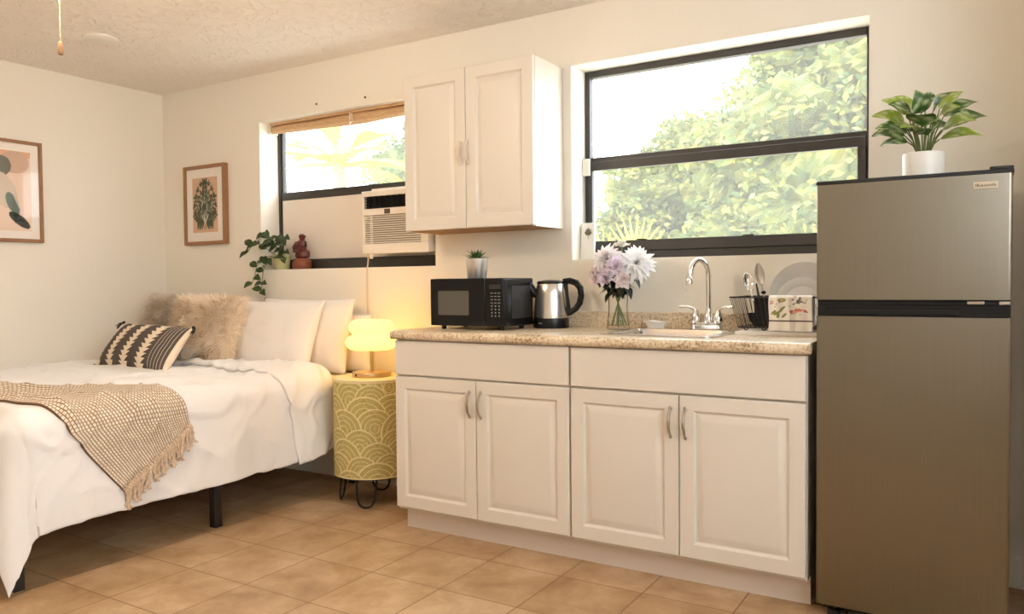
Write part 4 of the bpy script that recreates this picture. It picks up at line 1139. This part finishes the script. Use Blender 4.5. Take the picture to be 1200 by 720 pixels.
for (xx, zz, s_) in ((-LW / 2, 0, -1), (LW / 2, 0, 1), (-LW / 2, LH, -1), (LW / 2, LH, 1)):
    tm = MB(); tm.ellipsoid((xx + s_ * .004, -.004, zz), (.010, .010, .010), n=10, k=6)
    rnd = random.Random(int(xx * 100 + zz * 10))
    for k in range(14):
        a = rnd.uniform(0, 2 * PI); q = rnd.uniform(.003, .012)
        e = Vector((xx + s_ * (.03 + rnd.uniform(-.008, .008)), -.008 + q * math.cos(a), zz - .035 + q * math.sin(a)))
        tm.tube([(xx + s_ * .006, -.004, zz), (xx + s_ * .022, -.006 + q * .6 * math.cos(a), zz - .008 + q * .5 * math.sin(a)), e], [.003, .003, .002], n=5)
    obj('tassel', tm, M['tassel_black'], lm)

# ------------------------------------------------------------------ side table and lamp
NX, NY, NR = -.435, -.27, .2
t = thing('side_table', 'round olive drum side table with cream scallop pattern on black hairpin legs', 'side table', (NX, NY, 0))
olive, olive2, pale = lin((160, 146, 82)), lin((182, 168, 104)), lin((226, 214, 164))
rnd = random.Random(4); scal = []
for row in range(8):
    for k in range(8):
        scal.append(((k + (.5 if row % 2 else 0) + rnd.uniform(-.16, .16)) / 8 * 2 * PI * NR, .068 * row - .035 + rnd.uniform(-.018, .018), rnd.uniform(.080, .118)))
scal.sort(key=lambda s: -s[1])          # the lower fans lie over the higher ones
CIR = 2 * PI * NR
def fan(u, v):
    x = u * CIR; z = v * .485
    c = olive
    for sx_, sz, sr in scal:
        dx = (x - sx_ + CIR / 2) % CIR - CIR / 2; dz = z - sz
        if abs(dx) > sr or dz > sr: continue
        d = math.hypot(dx, dz)
        if d > sr: continue
        q = d / sr; ring = q * 4.3
        if q > .955: c = pale
        elif (ring % 1) < .15: c = pale
        else:
            a = math.atan2(dz, dx); nb = 12 + 11 * int(ring)
            kk = (a * nb / PI + .3 * int(ring)) % 1
            c = olive2 if kk < .45 else (olive if kk < .70 else tuple(.5 * (olive[i] + pale[i]) for i in range(3)))
    if v < .012 or v > .988: c = pale
    return c
d = MB()
d.grid(lambda u, v: (NR * math.cos(2 * PI * u), NR * math.sin(2 * PI * u), .152 + .485 * v), 420, 170, closeu=True, col=fan)
obj('drum', d, mat('drum_print', attr=True, rough=.7, spec=.2), t, smooth=60)
obj('tabletop', MB().lathe([(0, .636), (NR - .002, .636), (NR + .002, .638), (NR + .002, .643), (NR - .002, .645), (0, .645)], n=64), mat('tabletop_cream', raw=(.72, .64, .45), rough=.5), t)
obj('base_ring', MB().lathe([(0, .146), (NR - .004, .146), (NR - .001, .149), (NR - .001, .153), (0, .153)], n=64), M['black_metal'], t)
for k in range(4):
    a = R(-62 + 90 * k); rr = NR - .045; ca, sa = math.cos(a), math.sin(a); tx, ty = -sa, ca
    pts = []
    for q in range(15):
        s_ = q / 14 * 2 - 1
        zz = .006 + (.142) * (abs(s_) ** 2.4)
        ww = .052 * (1 if s_ > 0 else -1) * min(1, abs(s_) * 1.9) ** .7 * (.62 + .38 * abs(s_))
        ro = rr + .018 * (1 - zz / .15)
        pts.append((ca * ro + tx * ww, sa * ro + ty * ww, zz))
    obj('hairpin_leg', MB().tube(pts, .0058, n=8), M['black_metal'], t)
t = thing('table_lamp', 'lit yellow double-bulge table lamp with brass stem on the round side table', 'lamp', (-.443, -.265, .6455))
lb = MB().lathe([(0, 0), (.098, 0), (.100, .003), (.100, .020), (.098, .023), (0, .023)], n=48); lbo = obj('base', lb, M['brass'], t)
obj('switch', MB().lathe([(0, -.003), (.006, -.003), (.006, .002)], (-.018, -.0985, .012), 12, axis='y'), M['black_matte'], lbo)
obj('stem', MB().lathe([(0.0085, .022), (.0085, .16)], n=20), M['brass'], t)
pr1 = []
for i in range(13):
    a = -PI / 2 + PI * i / 12; pr1.append((.088 + .043 * math.cos(a), .176 + .038 * math.sin(a)))
pr2 = []
for i in range(13):
    a = -PI / 2 + PI * i / 12; pr2.append((.072 + .044 * math.cos(a), .254 + .038 * math.sin(a)))
prof = [(0, .137)] + pr1[0:12] + pr2[1:] + [(0, .292)]
obj('lamp_shade', MB().lathe(prof, n=48), M['shade'], t, smooth=70)['label'] = 'glowing yellow glass shade of two stacked bulges'

# ------------------------------------------------------------------ ceiling things
tag(obj('ceiling_cover_plate', MB().lathe([(0, -.010), (.075, -.010), (.082, -.007), (.083, 0)], (0, 0, 0), 48), M['ceramic_white'], loc=(-1.672, -.94, H - .0005)), 'round flat cover plate on the ceiling above the bed', 'cover plate')
FNX, FNY = -.13, -2.01
t = thing('ceiling_fan', 'ceiling fan whose pull chain hangs into the top of the view', 'fan', (FNX, FNY, 0))
obj('housing', MB().lathe([(0, H), (.07, H), (.07, H - .03), (.05, H - .04), (.05, H - .06), (.11, H - .075), (.12, H - .12), (.10, H - .16), (0, H - .16)], n=36), M['ceramic_white'], t)
for k in range(5):
    a = 2 * PI * k / 5 + .35; ca, sa = math.cos(a), math.sin(a)
    bl = MB(); vs = []
    for rr, hw in ((.10, .02), (.16, .045), (.35, .058), (.50, .060), (.53, .045)):
        for s_ in (-1, 1): vs.append((ca * rr - sa * hw * s_, sa * rr + ca * hw * s_, H - .118 + .008 * s_))
    bl.add(vs, [(2 * i, 2 * i + 1, 2 * i + 3, 2 * i + 2) for i in range(4)])
    obj('blade', bl, M['woodframe'], t, solid=.008)
m, N, L, b = node_mat('fan_fill_globe'); b.inputs['Base Color'].default_value = (.9, .88, .82, 1); b.inputs['Emission Color'].default_value = (1, .80, .58, 1)
FILL_E = 76  # unseen lit globe, added to the fan as warm fill for the room
b.inputs['Emission Strength'].default_value = FILL_E
obj('fill_globe', MB().lathe([(0, H - .38), (.05, H - .375), (.085, H - .35), (.10, H - .31), (.095, H - .27), (.06, H - .24), (.03, H - .23), (.03, H - .15), (0, H - .15)], n=36), m, t)
ch = MB(); z = H - .29
ch.tube([(0.015, 0, H - .37), (.015, 0, 1.862)], .0009, n=5)
for k in range(60): ch.ellipsoid((.015, 0, 1.862 + k * .0032), (.0014, .0014, .0012), n=6, k=4)
cho = obj('pull_chain', ch, M['brass'], t)
obj('pull_knob', MB().lathe([(0, 0), (.007, .001), (.008, .006), (.0075, .034), (.005, .04), (0, .041)], (.015, 0, 1.824), 14), mat('knob_wood', rgb=(150, 116, 82), rough=.5), cho)

# ------------------------------------------------------------------ outdoors
struct('ground', MB().box(-40, .23, -.5, 40, 60, -.4), mat('pale_bounce_ground', rgb=(200, 194, 180), rough=.95, var=.15, vscale=2), smooth=0)  # unseen ground, kept pale to bounce daylight up to the ceiling
M['treeleaf'] = mat('tree_leaf', attr=True, rough=.6, spec=.2, transl=.35)
M['bark'] = mat('bark', rgb=(120, 104, 84), rough=.9, var=.3, vscale=10)
def tree(label, x, y, h, crowns, seed, nleaf, pal, size=.12):
    rnd = random.Random(seed)
    t = thing('tree', label, 'tree', (x, y, -.4), group='trees outside the windows')
    tr = MB(); tr.tube([(0, 0, 0), (.08, 0, h * .35), (-.05, .05, h * .7)], [.16, .12, .05], n=9)
    for cx, cy, cz, r_ in crowns: tr.tube([(0, 0, h * .35), (cx * .5, cy * .5, h * .35 + (cz - h * .35) * .6), (cx, cy, cz)], [.07, .05, .02], n=6)
    obj('trunk', tr, M['bark'], t)
    lf = MB()
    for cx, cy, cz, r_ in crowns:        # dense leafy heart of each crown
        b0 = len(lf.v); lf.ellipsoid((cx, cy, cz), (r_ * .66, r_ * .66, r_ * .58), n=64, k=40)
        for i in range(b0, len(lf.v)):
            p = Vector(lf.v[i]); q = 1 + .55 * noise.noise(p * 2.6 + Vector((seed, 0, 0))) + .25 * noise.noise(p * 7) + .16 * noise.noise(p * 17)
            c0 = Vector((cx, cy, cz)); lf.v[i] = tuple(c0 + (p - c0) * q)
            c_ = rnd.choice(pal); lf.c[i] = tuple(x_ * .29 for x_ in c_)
    for k in range(nleaf):
        cx, cy, cz, r_ = rnd.choice(crowns)
        v = Vector((rnd.gauss(0, 1), rnd.gauss(0, 1), rnd.gauss(0, 1))).normalized() * (r_ * rnd.random() ** .33)
        p = Vector((cx, cy, cz)) + Vector((v.x, v.y, v.z * .85))
        if noise.noise(p * 1.6 + Vector((seed, 0, 0))) < -.14: continue
        d = Vector((rnd.gauss(0, 1), rnd.gauss(0, 1), rnd.gauss(0, .6))).normalized(); u = d.cross(Vector((rnd.gauss(0, 1), rnd.gauss(0, 1), rnd.gauss(0, 1)))).normalized()
        s_ = size * rnd.uniform(.6, 1.3); c_ = rnd.choice(pal); q = rnd.uniform(.75, 1.2); c_ = tuple(min(.9, x_ * q * .32) for x_ in c_)
        lf.add([p - d * s_ * .5, p + u * s_ * .26, p + d * s_ * .5, p - u * s_ * .26], [(0, 1, 2, 3)], 0, [c_] * 4)
    obj('foliage', lf, M['treeleaf'], t, smooth=0)
    return t
pal_y = [lin((206, 204, 92)), lin((178, 188, 88)), lin((216, 208, 120)), lin((160, 178, 96))]
pal_g = [lin((150, 176, 104)), lin((170, 190, 120)), lin((196, 200, 118)), lin((134, 164, 108))]
tree('yellow-green tree filling the fridge side of the kitchen window view', -.1, 6.6, 3.2, [(.3, 0, 3.3, 1.1), (1.1, .2, 3.9, 1.1), (-.4, .2, 3.0, .8), (.7, -.2, 2.4, 1.1), (1.5, .3, 2.9, 1.1), (.3, .4, 4.2, .6), (1.6, .3, 4.7, .8), (-.2, .1, 2.0, .9), (.9, 0, 1.8, .8)], 31, 30000, pal_y + pal_y + pal_g)
tree('lower pale green tree in the middle of the kitchen window view', -2.4, 8.4, 2.6, [(.1, 0, 2.9, .9), (.8, .2, 3.5, .8), (-.3, .2, 2.3, .7), (.4, 0, 2.0, .9), (1.4, 0, 3.3, .8), (-.3, 0, 1.6, .7), (1.5, 0, 2.2, .9), (1.0, .2, 2.8, .9)], 32, 28000, pal_y + pal_y + pal_g)
tree('pale green tree seen through the small window next to the air conditioner', -6.9, 8.0, 3.2, [(0, 0, 3.6, .8), (.5, .2, 2.9, .7), (.7, 0, 4.2, .6), (.2, 0, 2.4, .8)], 33, 11000, pal_g)
def palm(label, x, y, z, fronds, seed, L0):
    rnd = random.Random(seed)
    t = thing('palm', label, 'palm', (x, y, -.4), group='palms outside the windows')
    tr = MB(); tr.tube([(0, 0, 0), (0.02, 0, (z + .4) * .6), (0, 0, z + .4)], [.11, .09, .08], n=10); obj('trunk', tr, M['bark'], t)
    lf = MB()
    for k in range(fronds):
        a = 2 * PI * k / fronds + rnd.uniform(-.15, .15); el = R(rnd.uniform(5, 75)); L_ = L0 * rnd.uniform(.8, 1.1)
        d = Vector((math.cos(a) * math.cos(el), math.sin(a) * math.cos(el), math.sin(el)))
        sd = Vector((-math.sin(a), math.cos(a), 0)); prev = None
        for i in range(26):
            q = (i + 1) / 26; p = Vector((0, 0, z + .4)) + d * L_ * q - Vector((0, 0, L_ * .45 * q * q))
            for s_ in (-1, 1):
                ll = L_ * .34 * math.sin(PI * (.12 + .8 * q)); dd = (sd * s_ * .8 + d * .55 - Vector((0, 0, .3))).normalized()
                c_ = lin((170, 164, 50)) if rnd.random() < .5 else lin((120, 130, 56))
                w_ = d * .017
                lf.add([p - w_, p + w_, p + dd * ll], [(0, 1, 2)], 0, [c_] * 3)
    obj('fronds', lf, M['treeleaf'], t, smooth=0)
def fan_palm(label, x, y, z, seed):
    rnd = random.Random(seed)
    t = thing('palm', label, 'palm', (x, y, -.4), group='palms outside the windows')
    tr = MB(); tr.tube([(0, 0, 0), (.02, 0, z * .6), (0, 0, z + .1)], [.10, .08, .05], n=10); obj('trunk', tr, M['bark'], t)
    lf = MB()
    for (ox, oz, an, L_) in ((.06, .42, 8, .42), (-.22, .34, -28, .40), (.32, .28, 35, .38), (-.38, .16, -52, .36), (.02, .30, -6, .36), (.45, .10, 60, .34)):
        c0 = Vector((ox, rnd.uniform(-.1, .1), z + .4 + oz - .12))
        lf.add([(0, 0, z + .1), (.02, 0, z + .1), c0 + Vector((.008, 0, 0)), c0 - Vector((.008, 0, 0))], [(0, 1, 2, 3)], 0, [lin((150, 160, 60))] * 4)
        for k in range(19):
            a = R(an + (k - 9) * 10.5); d = Vector((math.sin(a), -.18 + .02 * (k % 2), math.cos(a)))
            s_ = Vector((math.cos(a), 0, -math.sin(a))) * .017; l_ = L_ * (1 - .022 * abs(k - 9))
            c_ = lin((206, 196, 56)) if k % 2 else lin((160, 160, 60))
            lf.add([c0, c0 + d * l_ * .45 + s_, c0 + d * l_, c0 + d * l_ * .45 - s_], [(0, 1, 2, 3)], 0, [c_] * 4)
    obj('fronds', lf, M['treeleaf'], t, smooth=0)
fan_palm('yellow fan palm with pointed blades low at the kitchen window corner', -.42, 3.1, 1.0, 41)
palm('tall yellow palm seen through the small window', -5.3, 4.6, 2.75, 18, 42, 1.2)
wr = MB(); wr.tube([(-12, 9.6, 4.5), (-3, 9, 3.95), (2, 9, 4.25), (10, 8.6, 5.4)], .012, n=5)
for yy, xx, zz in ((9.6, -12, 4.5), (8.6, 10, 5.4)):
    pass
t = thing('utility_line', 'thin overhead cable crossing the sky outside the kitchen window', 'cable', (0, 0, 0))
obj('cable', wr, M['black_matte'], t)
for xx, yy, zz in ((-12, 9.6, 4.5), (10, 8.6, 5.4)): obj('pole', MB().lathe([(0, -.4), (.12, -.4), (.09, zz + .3), (0, zz + .3)], (xx, yy, 0), 12), M['bark'], t)

# ------------------------------------------------------------------ light
wd = bpy.data.worlds.new('World'); bpy.context.scene.world = wd; wd.use_nodes = True
bg = wd.node_tree.nodes['Background']; bg.inputs['Color'].default_value = (.90, .96, 1.0, 1); bg.inputs['Strength'].default_value = 6.4
su = bpy.data.lights.new('sun', 'SUN'); su.energy = 3.0; su.angle = R(2); su.color = (1, .95, .84)
so = bpy.data.objects.new('sun', su); C.objects.link(so)
so.rotation_euler = Vector((.1, .8, -.75)).to_track_quat('-Z', 'Y').to_euler()

# ------------------------------------------------------------------ camera
cam = bpy.data.cameras.new('camera'); co = bpy.data.objects.new('camera', cam); C.objects.link(co)
yaw, pitch, roll = 0.54788, -0.03005, -0.0091
fwd = Vector((-math.sin(yaw) * math.cos(pitch), math.cos(yaw) * math.cos(pitch), math.sin(pitch)))
rt = fwd.cross(Vector((0, 0, 1))).normalized(); up = rt.cross(fwd)
r2 = rt * math.cos(roll) + up * math.sin(roll); u2 = up * math.cos(roll) - rt * math.sin(roll)
mw4 = Matrix((r2, u2, -fwd)).transposed().to_4x4(); mw4.translation = (2.2926, -3.3437, 1.11905)
co.matrix_world = mw4
cam.sensor_fit = 'HORIZONTAL'; cam.sensor_width = 36; cam.lens = 916.63 / 1200 * 36; cam.clip_start = .02; cam.clip_end = 200
sc = bpy.context.scene; sc.camera = co
sc.view_settings.view_transform = 'Standard'; sc.view_settings.look = 'None'; sc.view_settings.gamma = 1; sc.view_settings.use_curve_mapping = False
sc.view_settings.exposure = 0.58
sc.cycles.use_denoising = True
sc.cycles.max_bounces = 10; sc.cycles.diffuse_bounces = 6; sc.cycles.transparent_max_bounces = 16
sc.cycles.sample_clamp_indirect = 8
